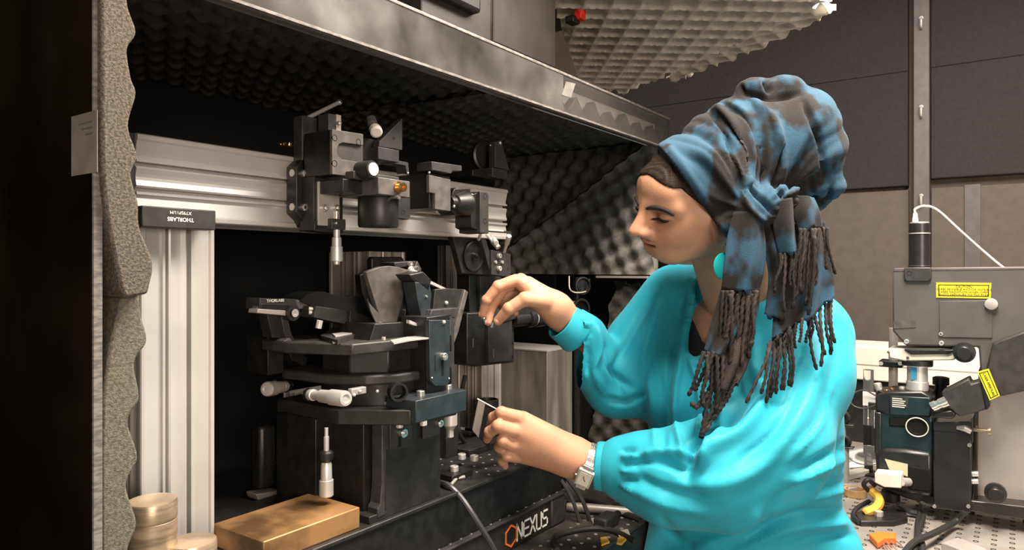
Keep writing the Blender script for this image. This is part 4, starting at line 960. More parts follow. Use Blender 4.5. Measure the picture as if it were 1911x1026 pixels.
# side box
fX('side_box', [(1742, 790), (1814, 788), (1812, 958), (1741, 948)], XM-.012, .12, M_mblk, .003)
fX('side_box_lid', [(1742, 788), (1816, 786), (1816, 826), (1806, 822), (1784, 806), (1742, 803)], XM-.014, .01, M_mblk, .001)
for x, y in ((1809, 830), (1807, 944), (1744, 944)): screw(Q(x, y, X=XM-.012), (-1,0,0), .004, ms)
lv = MB().tube([Q(1786, 798, X=XM-.016), Q(1800, 800, X=XM-.02), Q(1812, 806, X=XM-.02)], [.004, .006, .005], 10); obj('lever', lv, M_steel, ms, label='bright lever')
c = Q(1816, 801, X=XM+.01); d = Q(1850, 805, X=XM+.005)
obj('thumb_bolt', MB().lathe(c, d-c, [(0, .0045), (.028, .0045), (.028, .009), ((d-c).length, .009)], 16), M_knob, ms)
# camera head and tilted label
tb = fX('tilted_camera', [(1757, 732), (1808, 706), (1813, 716), (1832, 710), (1842, 764), (1790, 778), (1776, 764), (1762, 756)], XM-.03, .06, M_char, .003)
fX('camera_flange', [(1828, 708), (1836, 704), (1848, 758), (1841, 766)], XM-.034, .07, M_mblk, .002, tb)
yl = [(1824, 694), (1845, 688), (1866, 738), (1847, 747)]
sg2 = fX('tilted_label', yl, XM-.036, .004, M_yel, .0, tb, label='tilted yellow laser label')
border([(1827, 696), (1843.5, 691.5), (1863, 736.5), (1848.5, 743.5)], XM-.0362, .0014, sg2)
a = Q(1834, 702, X=XM-.0365); b = Q(1857, 736, X=XM-.0365); a2 = Q(1838, 700, X=XM-.0365)
d = (Q(1857, 741, X=XM-.0365)-Q(1835, 692, X=XM-.0365)).normalized()
text('print', 'LASER APERTURE', .0062, Q(1845.5, 717, X=XM-.0368), d, Vector((1,0,0)).cross(d)*-1, M_ink, sg2, depth=.0002, align='CENTER')
ar = fX('side_arm', [(1852, 640), (1960, 600), (1960, 720), (1866, 740), (1840, 690)], XM-.012, .06, M_char, .004)
for (p0, p1, r) in (((1738, 758), (1766, 746), .0085), ((1742, 762), (1770, 752), .006)):
    A = Q(*p0, X=XM-.03); B_ = Q(*p1, X=XM-.03); obj('chrome_joint', MB().lathe(A, B_-A, [(0, r), (.010, r), (.010, r*.8), (.018, r*.8), (.018, r), ((B_-A).length, r)], 16), M_steel, ms)
fX('black_lever', [(1738, 770), (1776, 764), (1786, 772), (1778, 782), (1740, 780)], XM-.026, .03, M_mblk, .004)
fX('rear_column', [(1826, 690), (1960, 690), (1960, 950), (1822, 930)], XM+.06, .10, M_alud, .002, label='grey aluminium rear column')
fX('column_bracket', [(1818, 800), (1824, 800), (1824, 930), (1818, 930)], XM+.03, .04, M_mblk, .001)
for y in (884, 898): obj('thumb_bolt', MB().cyl(Q(1814, y, X=XM+.02), Q(1826, y, X=XM+.02), .006), M_sat, ms)
c = Q(1756, 706, X=XM+.1); obj('eyepiece', MB().lathe(c+Vector((0,0,-.05)), (0,0,1), [(0, .012), (.035, .012), (.036, .017), (.052, .017), (.054, .012)], 20), M_mblk, ms)
# steel box on the drum
sb = thing('connector_box', 'small cream metal box plugged into the microscope front', 'box', Q(1660, 910, X=XM-.07))
fX('box', [(1632, 882), (1682, 886), (1682, 911), (1650, 909), (1632, 900)], XM-.05, .04, M_cream, .002, sb)
obj('plug', MB().cyl(Q(1682, 899, X=XM-.03), Q(1696, 899, X=XM-.01), .009), M_sat, sb)
# post with clamp behind
pp2 = thing('steel_post', 'pale steel post with a black clamp left of the objective', 'post', (0, 0, 0))
c = Q(1667, 700, X=2.02); pp2.location = (c.x, c.y, Z2); ORG[pp2] = Vector((c.x, c.y, Z2))
obj('post', MB().cyl((c.x, c.y, Z2), (c.x, c.y, Q(1667, 612, X=2.02).z), .0105), M_alud, pp2)
obj('clamp', MB().fx(1640, 672, 1684, 684, 2.0, .045), M_black, pp2, bev=.003)
for x in (1644, 1680): obj('clamp_screw', MB().cyl(Q(x, 678, X=1.999), Q(x, 678, X=1.985), .005), M_sat, pp2)
# ---- cream instrument behind on a dark riser
XC = 2.45
ci = thing('laser_box', 'long cream instrument box behind the microscope', 'box', (2.55, .1, Z2))
a = Q(1560, 645, X=XC); b = Q(1960, 645, X=XC); z1 = Q(1600, 646, X=XC).z; z0 = Q(1600, 708, X=XC).z
obj('case', MB().box((XC, b.y, z0), (XC+.22, a.y, z1)), M_cream, ci, bev=.004)
obj('groove', MB().box((XC-.001, b.y, (z0*.55+z1*.45)), (XC+.01, a.y, (z0*.55+z1*.45)+.003)), M_alud, ci)
obj('riser', MB().box((XC+.02, b.y, Z2), (XC+.2, a.y-.01, z0)), M_black, ci, bev=.002)
# ---- clutter between the back of the blouse and the microscope
cg = thing('glass_vial', 'clear vial with a pale white label left of the microscope', 'vial', (0,0,0))
c = Q(1621, 716, X=2.1); cg.location = (c.x, c.y, Z2); ORG[cg] = Vector((c.x, c.y, Z2))
M_glass = mat('clear_glass', (.9, .92, .92), .05, trans=.95)
obj('stand', MB().lathe((c.x, c.y, Z2), (0,0,1), [(0, .030), (.006, .030), (.008, .011), (.05, .010), (.052, .013), (.13, .013)], 20), M_mblk, cg)
obj('glass', MB().lathe((c.x, c.y, Z2+.13), (0,0,1), [(0, .013), (Q(1621, 690, X=2.1).z-Z2-.13, .013)], 20), M_glass, cg)
obj('white_tag', MB().fx(1610, 730, 1634, 756, 2.08, .002), M_white, cg, label='white tag')
obj('tag_clip', MB().fx(1620, 750, 1634, 764, 2.078, .02), M_char, cg, bev=.002)
tag(obj('loop_wire', MB().tube(spline([Q(1634, 756, X=2.06), Q(1612, 762, X=2.06), Q(1592, 756, X=2.06), Q(1586, 742, X=2.06), Q(1596, 732, X=2.06), Q(1614, 728, X=2.06), Q(1634, 738, X=2.07)]), .0018, 6), M_grey), 'grey wire loop beside the vial', 'wire')
def optic(px, py, X, r, label, zb=None):
    c = Q(px, py, X=X); t = thing('optic_holder', label, 'optic', (c.x, c.y, Z2))
    obj('ring', MB().lathe(c, (-1,.4,0), [(-.006, r), (.006, r), (.006, r*.66), (-.006, r*.66), (-.006, r)], 24, cap=False), M_mblk, t)
    obj('glass', MB().lathe(c, (-1,.4,0), [(-.001, r*.66), (.001, r*.66)], 24), M_glassd, t)
    obj('post', MB().lathe((c.x, c.y, Z2), (0,0,1), [(0, r*1.3), (.008, r*1.3), (.010, .009), (max(.02, c.z-r*.8-Z2), .008)], 16), M_alud, t)
    obj('clamp', MB().box((c.x-.012, c.y-r*1.5, c.z-r*1.15), (c.x+.012, c.y+r*1.1, c.z-r*.8)), M_mblk, t, bev=.002)
    return t
optic(1573, 779, 2.2, .020, 'black ring optic on a post right behind the blouse, upper one')
optic(1578, 824, 1.95, .013, 'black ring optic on a post right behind the blouse, lower one')
tp = thing('post_holder', 'thick pedestal post with steel collar standing left of the microscope body', 'post', (0,0,0))
c = Q(1625, 815, X=2.25); tp.location = (c.x, c.y, Z2); ORG[tp] = Vector((c.x, c.y, Z2)); hT = Q(1625, 758, X=2.25).z-Z2
obj('column', MB().lathe((c.x, c.y, Z2), (0,0,1), [(0, .036), (.015, .036), (.017, .016), (hT*.62, .016)], 24), M_mblk, tp)
obj('collar', MB().lathe((c.x, c.y, Z2+hT*.62), (0,0,1), [(0, .0155), (hT*.18, .0155), (hT*.2, .012), (hT*.38, .012)], 24), M_sat, tp)
obj('foot_ring', MB().lathe((c.x, c.y, Z2), (0,0,1), [(0, .042), (.012, .040), (.012, .036)], 24), M_alud, tp)
dd = Q(1622, 862, Z=Z2+.02)
tag(obj('glass_disc', MB().lathe(Q(1618, 850, X=2.0), (-.35, 0, 1), [(0, .045), (.003, .045)], 36), M_glass), 'thin clear disc leaning beside the microscope foot', 'disc')
def slabX(name, px, z, th, m, label, cat):
    return tag(obj(name, MB().prism([Q(x, y, Z=z) for x, y in px], (0,0,-th)), m, bev=.002), label, cat)
slabX('paper_sheet', [(1575, 845), (1634, 832), (1640, 868), (1580, 872)], Z2+.003, .002, M_white, 'white paper sheet on the pale table behind the blouse', 'paper')
slabX('metal_bar', [(1576, 878), (1622, 868), (1622, 876), (1576, 888)], Z2+.016, .015, M_cream, 'pale metal bar on the table behind the blouse, upper one', 'bar')
slabX('metal_bar', [(1582, 903), (1632, 896), (1632, 904), (1582, 911)], Z2+.016, .015, M_alud, 'grey metal bar on the table behind the blouse, lower one', 'bar')
tag(obj('tape_roll', MB().lathe(Q(1596, 924, Z=Z2+.001), (0,0,1), [(0, .026), (.016, .026), (.016, .020), (0, .020), (0, .026)], 28, cap=False), M_wood), 'small amber tape roll on the table by the blouse', 'tape')
tag(obj('yellow_clip', MB().tube(spline([Q(1626, 915, X=1.78), Q(1640, 930, X=1.76), Q(1636, 946, X=1.74), Q(1612, 958, X=1.72)]), [.010]*24+[.007], 8), M_tape), 'bent yellow clip hanging under the microscope front', 'clip')
fk = thing('clamping_fork', 'black clamping fork under the microscope foot', 'fork', Q(1640, 965, Z=Z2))
obj('plate', MB().prism([Q(x, y, Z=Z2+.012) for x, y in ((1594, 956), (1640, 950), (1690, 952), (1694, 966), (1668, 972), (1606, 972))], (0,0,-.0115)), M_mblk, fk, bev=.002)
c = Q(1660, 950, Z=Z2+.012); obj('knurled_nut', MB().lathe(Q(1640, 962, Z=Z2+.012), (0,0,1), [(0, .009), (.01, .009)], 6), M_sat, fk)
ok = thing('hex_key_set', 'orange handled hex key set lying on the pale table', 'tool', Q(1650, 1000, Z=Z2))
zo_ = Z2+.014
obj('handle', MB().prism([Q(x, y, Z=zo_) for x, y in ((1622, 996), (1634, 991), (1672, 993), (1672, 1003), (1652, 1003), (1638, 1012))], (0,0,-.013)), M_orange, ok, bev=.002)
for i in range(4):
    a = Q(1642+i*7, 1006-i*1.2, Z=Z2+.006); b = Q(1657+i*8.5, 1026-i*3, Z=Z2+.006)
    obj('key', MB().cyl(a, b, .0016, n=6), M_steel, ok)
zt2 = Z2+.012
cable('table_cable', [Q(1676, 940, Z=Z2+.03), Q(1700, 955, Z=zt2), Q(1722, 962, Z=zt2), Q(1714, 990, Z=zt2), Q(1706, 1030, Z=zt2), Q(1690, 1080, Z=zt2)], .0058, M_rub, 'thick black cable running down the table, left one')
cable('table_cable', [Q(1722, 938, Z=Z2+.04), Q(1716, 960, Z=zt2), Q(1712, 990, Z=zt2), Q(1722, 1020, Z=zt2), Q(1716, 1060, Z=zt2)], .0058, M_rub, 'thick black cable running down the table, middle one')
cable('table_cable', [Q(1800, 955, Z=Z2+.04), Q(1780, 975, Z=zt2+.004), Q(1740, 996, Z=zt2+.012), Q(1705, 1012, Z=zt2+.013), Q(1680, 1040, Z=zt2+.010)], .0062, M_rub, 'thick black cable sweeping from the side box to the left')
cable('side_cable', [Q(1632, 905, X=1.78), Q(1620, 895, X=1.76), Q(1612, 905, X=1.76), Q(1624, 918, X=1.78)], .0052, M_rub, 'short black cable looping by the cream box')
cable('side_cable', [Q(1622, 935, X=1.80), Q(1600, 948, X=1.74), Q(1592, 962, X=1.70), Q(1604, 975, Z=Z2+.007)], .005, M_rub, 'black cable dropping behind the yellow clip')
slabX('clear_bracket', [(1756, 1012), (1786, 1002), (1800, 1006), (1842, 1024), (1830, 1040), (1780, 1020)], Z2+.018, .016, M_alud, 'angled pale grey metal bracket lying on the right of the table', 'bracket')
# ================================================================== the woman: signed-distance modelling + surface nets
def cf(px, py, f): return np.array([(px-CX)/FL*f, f, CZ+(HZ-py)/FL*f])      # view-aligned metres: right, away, up
def toW(A):
    A = np.asarray(A); out = np.empty_like(A)
    out[:, 0] = A[:, 0]*Rv.x + A[:, 1]*Fv.x; out[:, 1] = A[:, 0]*Rv.y + A[:, 1]*Fv.y; out[:, 2] = A[:, 2]; return out
def w1(a): return Vector(toW(np.array([a]))[0])
class SDF:
    def __init__(s, lo, hi, h):
        s.lo = np.array(lo, float); s.h = h; s.n = np.ceil((np.array(hi)-s.lo)/h).astype(int)+1
        s.d = np.full(s.n, .06, np.float32)
    def sub(s, lo, hi):
        a = np.clip(np.floor((np.array(lo)-s.lo)/s.h).astype(int), 0, s.n); b = np.clip(np.ceil((np.array(hi)-s.lo)/s.h).astype(int)+1, 0, s.n)
        if np.any(b <= a): return None, None
        sl = tuple(slice(i, j) for i, j in zip(a, b))
        ax = [(s.lo[k]+s.h*np.arange(a[k], b[k])).astype(np.float32) for k in range(3)]
        return sl, np.meshgrid(*ax, indexing='ij', sparse=True)
    def comb(s, sl, e, k, op):
        d = s.d[sl]
        if op == 'u':
            if k > 0:
                hh = np.clip(.5+.5*(d-e)/k, 0, 1); s.d[sl] = d*(1-hh)+e*hh-k*hh*(1-hh)
            else: s.d[sl] = np.minimum(d, e)
        elif op == 's':
            if k > 0:
                hh = np.clip(.5-.5*(d+e)/k, 0, 1); s.d[sl] = d*(1-hh)-e*hh+k*hh*(1-hh)
            else: s.d[sl] = np.maximum(d, -e)
        elif op == 'i': s.d[sl] = np.maximum(d, e)
    def cone(s, a, b, ra, rb, k=.01, op='u'):
        a = np.array(a, float); b = np.array(b, float); pad = max(ra, rb)+k+3*s.h
        sl, g = s.sub(np.minimum(a, b)-pad, np.maximum(a, b)+pad)
        if sl is None: return s
        ab = b-a; L2 = max(float(ab@ab), 1e-9)
        px, py, pz = g[0]-a[0], g[1]-a[1], g[2]-a[2]
        t = np.clip((px*ab[0]+py*ab[1]+pz*ab[2])/L2, 0, 1)
        e = np.sqrt((px-ab[0]*t)**2+(py-ab[1]*t)**2+(pz-ab[2]*t)**2)-(ra+(rb-ra)*t)
        s.comb(sl, e, k, op); return s
    def chain(s, pts, k=.008, op='u'):
        for i in range(len(pts)-1): s.cone(pts[i][0], pts[i+1][0], pts[i][1], pts[i+1][1], k, op)
        return s
    def ell(s, c, r, R=None, k=.01, op='u'):
        c = np.array(c, float); r = np.array(r, float); R = np.eye(3) if R is None else np.array(R)   # rows: local axes
        ext = np.sqrt(((R.T*r)**2).sum(1)); pad = k+3*s.h
        sl, g = s.sub(c-ext-pad, c+ext+pad)
        if sl is None: return s
        q = [g[0]-c[0], g[1]-c[1], g[2]-c[2]]
        l = [(q[0]*R[i][0]+q[1]*R[i][1]+q[2]*R[i][2]) for i in range(3)]
        k0 = np.sqrt(sum((l[i]/r[i])**2 for i in range(3))); k1 = np.sqrt(sum((l[i]/r[i]**2)**2 for i in range(3)))+1e-6
        s.comb(sl, k0*(k0-1)/k1, k, op); return s
    def half(s, p, n, k=0, op='i'):                    # keep the side n points away from
        n = np.array(n, float); n /= np.linalg.norm(n); g = s.grid()
        e = (g[0]-p[0])*n[0]+(g[1]-p[1])*n[1]+(g[2]-p[2])*n[2]
        s.comb((slice(None),)*3, e, k, op); return s
    def grid(s): return np.meshgrid(*[(s.lo[k]+s.h*np.arange(s.n[k])).astype(np.float32) for k in range(3)], indexing='ij', sparse=True)
    def mesh(s):
        d = s.d; ins = d < 0; nx, ny, nz = d.shape
        c = np.zeros((nx-1, ny-1, nz-1), np.int8)
        for i in (0,1):
            for j in (0,1):
                for k in (0,1): c += ins[i:nx-1+i, j:ny-1+j, k:nz-1+k]
        act = (c > 0) & (c < 8); ids = np.full(act.shape, -1, np.int64); I = np.argwhere(act); ids[act] = np.arange(len(I))
        P = np.zeros((len(I), 3)); cnt = np.zeros(len(I))
        cor = [(i,j,k) for i in (0,1) for j in (0,1) for k in (0,1)]
        val = {q: d[I[:,0]+q[0], I[:,1]+q[1], I[:,2]+q[2]] for q in cor}
        for a in cor:
            for ax in range(3):
                if a[ax]: continue
                b = list(a); b[ax] = 1; b = tuple(b); va, vb = val[a], val[b]; x = (va < 0) != (vb < 0)
                t = np.where(x, va/(va-vb+1e-12), 0); w_ = np.array(a, float)[None, :].repeat(len(I), 0); w_[:, ax] += t
                P[x] += w_[x]; cnt[x] += 1
        P = (I + P/cnt[:, None])*s.h + s.lo
        F = []
        for ax in range(3):
            o1, o2 = [(1,2),(2,0),(0,1)][ax]
            sl0 = [slice(None)]*3; sl1 = [slice(None)]*3; sl0[ax] = slice(0,-1); sl1[ax] = slice(1,None)
            A = ins[tuple(sl0)]; B_ = ins[tuple(sl1)]; X = np.argwhere(A != B_)
            lim = np.array(act.shape); ok = (X[:, o1] > 0) & (X[:, o2] > 0) & (X[:, o1] < lim[o1]) & (X[:, o2] < lim[o2]) & (X[:, ax] < lim[ax]); X = X[ok]
            def cid(d1, d2):
                Y = X.copy(); Y[:, o1] -= d1; Y[:, o2] -= d2; return ids[Y[:,0], Y[:,1], Y[:,2]]
            q = np.stack([cid(1,1), cid(0,1), cid(0,0), cid(1,0)], 1)
            fl = ~A[X[:,0], X[:,1], X[:,2]]; q[fl] = q[fl][:, ::-1]; F.append(q)
        return P, np.concatenate(F)
def relax(P, F, n=2, lam=.5):
    E = np.concatenate([F[:, [0,1]], F[:, [1,2]], F[:, [2,3]], F[:, [3,0]]]); E = np.concatenate([E, E[:, ::-1]])
    for _ in range(n):
        S = np.zeros_like(P); np.add.at(S, E[:,0], P[E[:,1]]); c = np.bincount(E[:,0], minlength=len(P))[:, None]
        P = P + lam*(S/np.maximum(c, 1)-P)
    return P
def sdf_mesh(name, parts, m, parent, rel=1, attr=None):
    """one mesh object out of one or more (P, F) in view-aligned metres"""
    Vs = []; Fs = []; o = 0
    for P, F in parts:
        P = relax(P, F, rel) if rel else P
        Vs.append(P); Fs.append(F+o); o += len(P)
    V = np.concatenate(Vs); F = np.concatenate(Fs); Wv = toW(V) - np.array(ORG[parent])
    me = bpy.data.meshes.new(name); me.vertices.add(len(Wv)); me.vertices.foreach_set('co', Wv.astype(np.float32).ravel())
    me.loops.add(F.size); me.loops.foreach_set('vertex_index', F.astype(np.int32).ravel())
    me.polygons.add(len(F)); me.polygons.foreach_set('loop_start', np.arange(0, F.size, 4, dtype=np.int32)); me.polygons.foreach_set('loop_total', np.full(len(F), 4, np.int32))
    me.update(calc_edges=True); me.validate(); me.polygons.foreach_set('use_smooth', [True]*len(me.polygons)); me.materials.append(m)
    if attr is not None:
        a = me.attributes.new('tone', 'FLOAT', 'POINT'); a.data.foreach_set('value', attr(V).astype(np.float32))
    return link(name, me, parent)
# ---- fabrics and skin
M_skin = mat('skin', (.52, .275, .165), .62, 0, .05, 30, .12, 260, sss=.06)
nt = M_skin.node_tree; B = nt.nodes['Principled BSDF']
at = nt.nodes.new('ShaderNodeAttribute'); at.attribute_name = 'tone'
mx = nt.nodes.new('ShaderNodeMixRGB'); mx.inputs[2].default_value = (.44, .14, .11, 1)
src = B.inputs['Base Color'].links[0].from_socket
nt.links.new(src, mx.inputs[1]); nt.links.new(at.outputs['Fac'], mx.inputs[0]); nt.links.new(mx.outputs[0], B.inputs['Base Color'])
M_blouse = mat('turquoise_blouse', (.018, .37, .49), .58, 0, .04, 25, .30, 26, spec=.28, sheen=.08)
M_under = mat('black_undershirt', (.008, .008, .009), .8)
M_trous = mat('dark_trousers', (.02, .022, .03), .8)
M_scarf = mat('blue_and_grey_scarf', (.018, .0165, .0165), .9, 0, 0, 16, .35, 700, spec=.15, col2=(.025, .066, .105), ramp=(.475, .555), sheen=.04, detail=3, aniso=(1, 1, .75))
M_tass = mat('dark_tassel_yarn', (.012, .009, .0085), .85, 0, .4, 60, .4, 500)
M_tassb = mat('brown_tassel_yarn', (.028, .020, .017), .85, 0, .4, 60, .4, 500)
M_brow = mat('black_brow_hair', (.012, .008, .007), .7)
M_ear = mat('turquoise_enamel', (.02, .48, .50), .3)
# ---- frame of the head: forward, left, up
yaw, pit, rol = math.radians(16), math.radians(15), math.radians(18)
Fh = np.array([-math.cos(pit)*math.cos(yaw), -math.cos(pit)*math.sin(yaw), -math.sin(pit)])
Uh = np.array([-math.sin(pit)*math.cos(yaw), -math.sin(pit)*math.sin(yaw), math.cos(pit)])
Lh = np.cross(Uh, Fh)
Uh, Lh = Uh*math.cos(rol)+Lh*math.sin(rol), Lh*math.cos(rol)-Uh*math.sin(rol)
HR = np.array([Fh, Lh, Uh]); HS, ZS = 1.05, .72
HO = cf(1308, 379, 1.17)
def H(x, y, z):
    if z < .012: z = .012+(z-.012)*.80
    return HO + HS*(Fh*x + Lh*y + Uh*z*ZS)
def hl(V): return ((V-HO)@HR.T)/(HS*np.array([1, 1, ZS]))
org = w1(np.array([.44, 1.28, 0])); org.z = 0
person = thing('person', 'woman in turquoise blouse and blue grey headscarf reaching into the enclosure', 'person', org)
# ------------------------------------------------------------------ head and neck
g = SDF(HO-np.array([.19, .17, .30]), HO+np.array([.21, .19, .20]), .0021)
E = lambda c, r, k=.012, op='u': g.ell(H(*c), np.array(r)*HS*np.array([1, 1, ZS]), HR, k, op)
C = lambda a, b, ra, rb, k=.01, op='u': g.cone(H(*a), H(*b), ra*HS, rb*HS, k, op)
E((-.008, 0, .045), (.098, .074, .086), 0)
E((.030, 0, -.012), (.066, .063, .082), .02)
for s in (-1, 1):
    C((-.004, s*.056, -.050), (.066, s*.020, -.092), .021, .020, .02); C((.0, s*.050, -.075), (.060, s*.018, -.100), .020, .018, .025)
    C((.055, s*.042, -.010), (.020, s*.064, .0), .024, .014, .02)          # cheekbone
    E((.062, s*.030, -.045), (.030, .026, .030), .02)
C((.074, -.008, -.092), (.074, .008, -.092), .019, .019, .018)
E((.074, 0, .052), (.022, .050, .040), .02)                                 # forehead
for s in (-1, 1): C((.088, s*.012, .026), (.070, s*.050, .026), .011, .010, .012)   # brow ridge
for s in (-1, 1): E((.098, s*.033, .008), (.020, .021, .013), .010, 's')
C((.089, 0, .026), (.110, 0, -.022), .0105, .0118, .012)                    # nose
E((.1155, 0, -.031), (.0125, .0118, .0115), .007)
for s in (-1, 1): E((.105, s*.0135, -.035), (.0135, .0080, .0100), .005)
for s in (-1, 1): E((.108, s*.007, -.043), (.005, .0035, .003), .003, 's')
E((.084, 0, -.056), (.018, .030, .024), .014)
E((.0990, 0, -.0500), (.0085, .020, .0070), .005)
E((.0970, 0, -.0640), (.0085, .017, .0080), .005)
C((.110, -.001, -.0568), (.092, .026, -.0585), .0016, .0012, .0035, 's')
C((.110, .001, -.0568), (.092, -.026, -.0585), .0016, .0012, .0035, 's')
E((.094, 0, -.0745), (.006, .018, .004), .006, 's')
for s in (-1, 1):                                                           # lowered eyelids
    E((.0785, s*.033, .009), (.0135, .0165, .0125), .004)
    C((.0925, s*.020, .0035), (.084, s*.047, .002), .0014, .0014, .003, 's')
for s in (-1, 1):                                                           # ears
    E((.016, s*.074, -.030), (.016, .009, .034), .005)
    E((.020, s*.084, -.026), (.007, .006, .016), .004, 's')
    E((.022, s*.073, -.062), (.009, .0065, .012), .005)
nb = cf(1405, 640, 1.27)
g.cone(H(-.022, 0, -.055), nb, .054, .062, .02)
headPF = g.mesh(); headD = g
def face_tone(V):
    l = hl(V); lip = np.exp(-((l[:,2]+.057)/.0095)**4)*np.exp(-(l[:,1]/.024)**4)*(l[:,0] > .084)
    chk = .18*np.exp(-((l[:,2]+.02)/.03)**2-((np.abs(l[:,1])-.042)/.025)**2)*(l[:,0] > .03)
    nose = .12*np.exp(-((l[:,2]+.024)/.014)**2-(l[:,1]/.016)**2)*(l[:,0] > .1)
    return np.clip(.62*lip+chk+nose, 0, 1)
# ------------------------------------------------------------------ torso (bare, under the blouse) and legs
S_ = np.array([.73, -.68, 0]); Fw = np.array([-.68, -.73, 0]); TR = np.array([S_, Fw, [0,0,1]])
TC = np.array([.405, 1.28, 0])
b = SDF((.10, .98, -.01), (.78, 1.62, 1.47), .0075)
tz = lambda z: TC+np.array([0,0,z])
b.ell(tz(1.26), (.150, .100, .17), TR, 0); b.ell(tz(1.07), (.14, .105, .17), TR, .05); b.ell(tz(.90), (.155, .125, .15), TR, .05)
b.cone(nb+np.array([0,0,-.03]), nb+np.array([0,0,.02]), .065, .06, .03)
Rsh, Lsh = cf(1262, 590, 1.35), cf(1508, 640, 1.19)
Rel, Lel = cf(1160, 715, 1.33), cf(1440, 868, 1.09)
Rwr, Lwr = cf(1056, 598, 1.268), cf(1108, 866, 1.13)
b.cone(Rsh, Lsh, .055, .055, .03)
for a_, e_, w_ in ((Rsh, Rel, Rwr), (Lsh, Lel, Lwr)): b.cone(a_, e_, .040, .024, .02); b.cone(e_, w_, .016, .018, .01)
bustR = tz(1.235)+Fw*.075-S_*.07; bustL = tz(1.235)+Fw*.075+S_*.07
for c in (bustR, bustL): b.ell(c, (.06, .06, .06), TR, .03)
hipc = [tz(.86)+S_*s*.085 for s in (-1, 1)]; ank = [tz(.09)+S_*s*.095 for s in (-1, 1)]
for h_, a_ in zip(hipc, ank):
    kn_ = (h_+a_)/2+Fw*.015; b.cone(h_, kn_, .085, .055, .02); b.cone(kn_, a_, .054, .038, .01)
    b.cone(a_, a_+Fw*.09+np.array([0,0,-.045]), .036, .03, .02)
bodyPF = b.mesh()
# ------------------------------------------------------------------ hands
def hand(fingers, palm, lo, hi, h=.0013):
    q = SDF(lo, hi, h)
    for a_, ra, c_, rc in palm: q.cone(cf(*a_), cf(*c_), ra, rc, .016)
    for ch in fingers:
        pts = [(cf(x, y, f), r) for x, y, f, r in ch]
        t = SDF(lo, hi, h)
        t.d[:] = .06
        t.chain(pts, .0025)
        for (p, r) in pts[1:-1]: t.ell(p, (r*1.05,)*3, None, .002)
        q.comb((slice(None),)*3, t.d, .005, 'u')
    return q
def bounds(L, pad=.02):
    A = np.array(L); return A.min(0)-pad, A.max(0)+pad
upF = [ [(962,523,1.232,.0110),(930,534,1.226,.0098),(908,560,1.226,.0086),(900,586,1.232,.0068)],
        [(972,521,1.252,.0110),(938,540,1.250,.0098),(916,575,1.244,.0086),(911,601,1.238,.0068)],
        [(985,528,1.274,.0105),(950,548,1.276,.0093),(938,570,1.268,.0082),(944,584,1.258,.0068)],
        [(998,538,1.294,.0095),(966,556,1.296,.0080),(957,574,1.286,.0072),(962,584,1.276,.0060)],
        [(1018,562,1.232,.0150),(980,558,1.216,.0122),(950,576,1.216,.0106),(929,599,1.226,.0082)] ]
upP = [((1040,575,1.255),.024,(975,530,1.240),.0135), ((1040,580,1.262),.023,(985,530,1.262),.0140), ((1044,586,1.27),.022,(1000,540,1.288),.0125), ((1030,570,1.248),.021,(1000,560,1.236),.0150),
       ((1038,577,1.256),.0245,(1066,608,1.272),.0265)]
pts = [cf(*p[:3]) for c in upF for p in c]+[cf(1080,626,1.285), cf(1074,616,1.26)]
lo, hi = bounds(pts, .034); qU = hand(upF, upP, lo, hi); handU = qU.mesh()
loF = [ [(966,778,1.135,.0110),(936,770,1.128,.0096),(921,779,1.142,.0085),(915,794,1.157,.0070)],
        [(957,803,1.128,.0112),(930,795,1.118,.0098),(914,806,1.130,.0087),(909,819,1.146,.0072)],
        [(955,830,1.134,.0107),(938,822,1.124,.0095),(932,834,1.138,.0084),(938,846,1.152,.0070)],
        [(960,852,1.146,.0095),(946,850,1.136,.0084),(938,860,1.146,.0076),(942,869,1.156,.0062)],
        [(1010,815,1.176,.0140),(968,795,1.196,.0115),(940,788,1.190,.0100),(920,796,1.178,.0080)] ]
loP = [((1068,842,1.140),.0235,(976,782,1.142),.0130), ((1070,852,1.136),.0235,(966,803,1.137),.0135), ((1070,860,1.138),.0225,(964,830,1.142),.0130), ((1066,862,1.144),.0210,(968,850,1.152),.0115),
       ((1050,845,1.150),.020,(1005,815,1.168),.0150), ((1060,850,1.140),.0255,(1125,870,1.130),.0300)]
pts = [cf(*p[:3]) for c in loF for p in c]+[cf(1140,880,1.13), cf(1100,850,1.13)]
lo, hi = bounds(pts, .034); qL = hand(loF, loP, lo, hi); handL = qL.mesh()
def body_tone(V):
    t = face_tone(V)
    for F_ in (upF, loF):
        for ch in F_:
            p = cf(*ch[-1][:3]); t = np.maximum(t, .30*np.exp(-(((V-p)**2).sum(1))/.010**2))
            for k_ in (0, 1): p = cf(*ch[k_][:3]); t = np.maximum(t, .16*np.exp(-(((V-p)**2).sum(1))/.010**2))
    return t
sdf_mesh('body', [headPF, bodyPF, handU, handL], M_skin, person, 1, body_tone)
# finger nails
def nail(p, q, side, r, name='nail'):
    p = cf(*p); q = cf(*q); d = (q-p)/np.linalg.norm(q-p); n = np.array(side, float); n -= d*(n@d); n /= np.linalg.norm(n)
    c = q - d*.001 + n*(r*.62); x = np.cross(d, n)
    n_ = SDF(c-.014, c+.014, .0009); n_.ell(c, (.0068, r*.62, r*.42), np.array([d, x, n]), 0)
    return n_.mesh()
nl = [nail((950,576,1.216), (929,599,1.226), (.35, -.9, .6), .0086), nail((908,560,1.226), (900,586,1.232), (-.9, -.5, .2), .0070), nail((916,575,1.244), (911,601,1.238), (-.9,-.5,.1), .0070)]
M_nail = mat('finger_nail', (.62, .36, .27), .25)
sdf_mesh('finger_nails', nl, M_nail, person, 0)
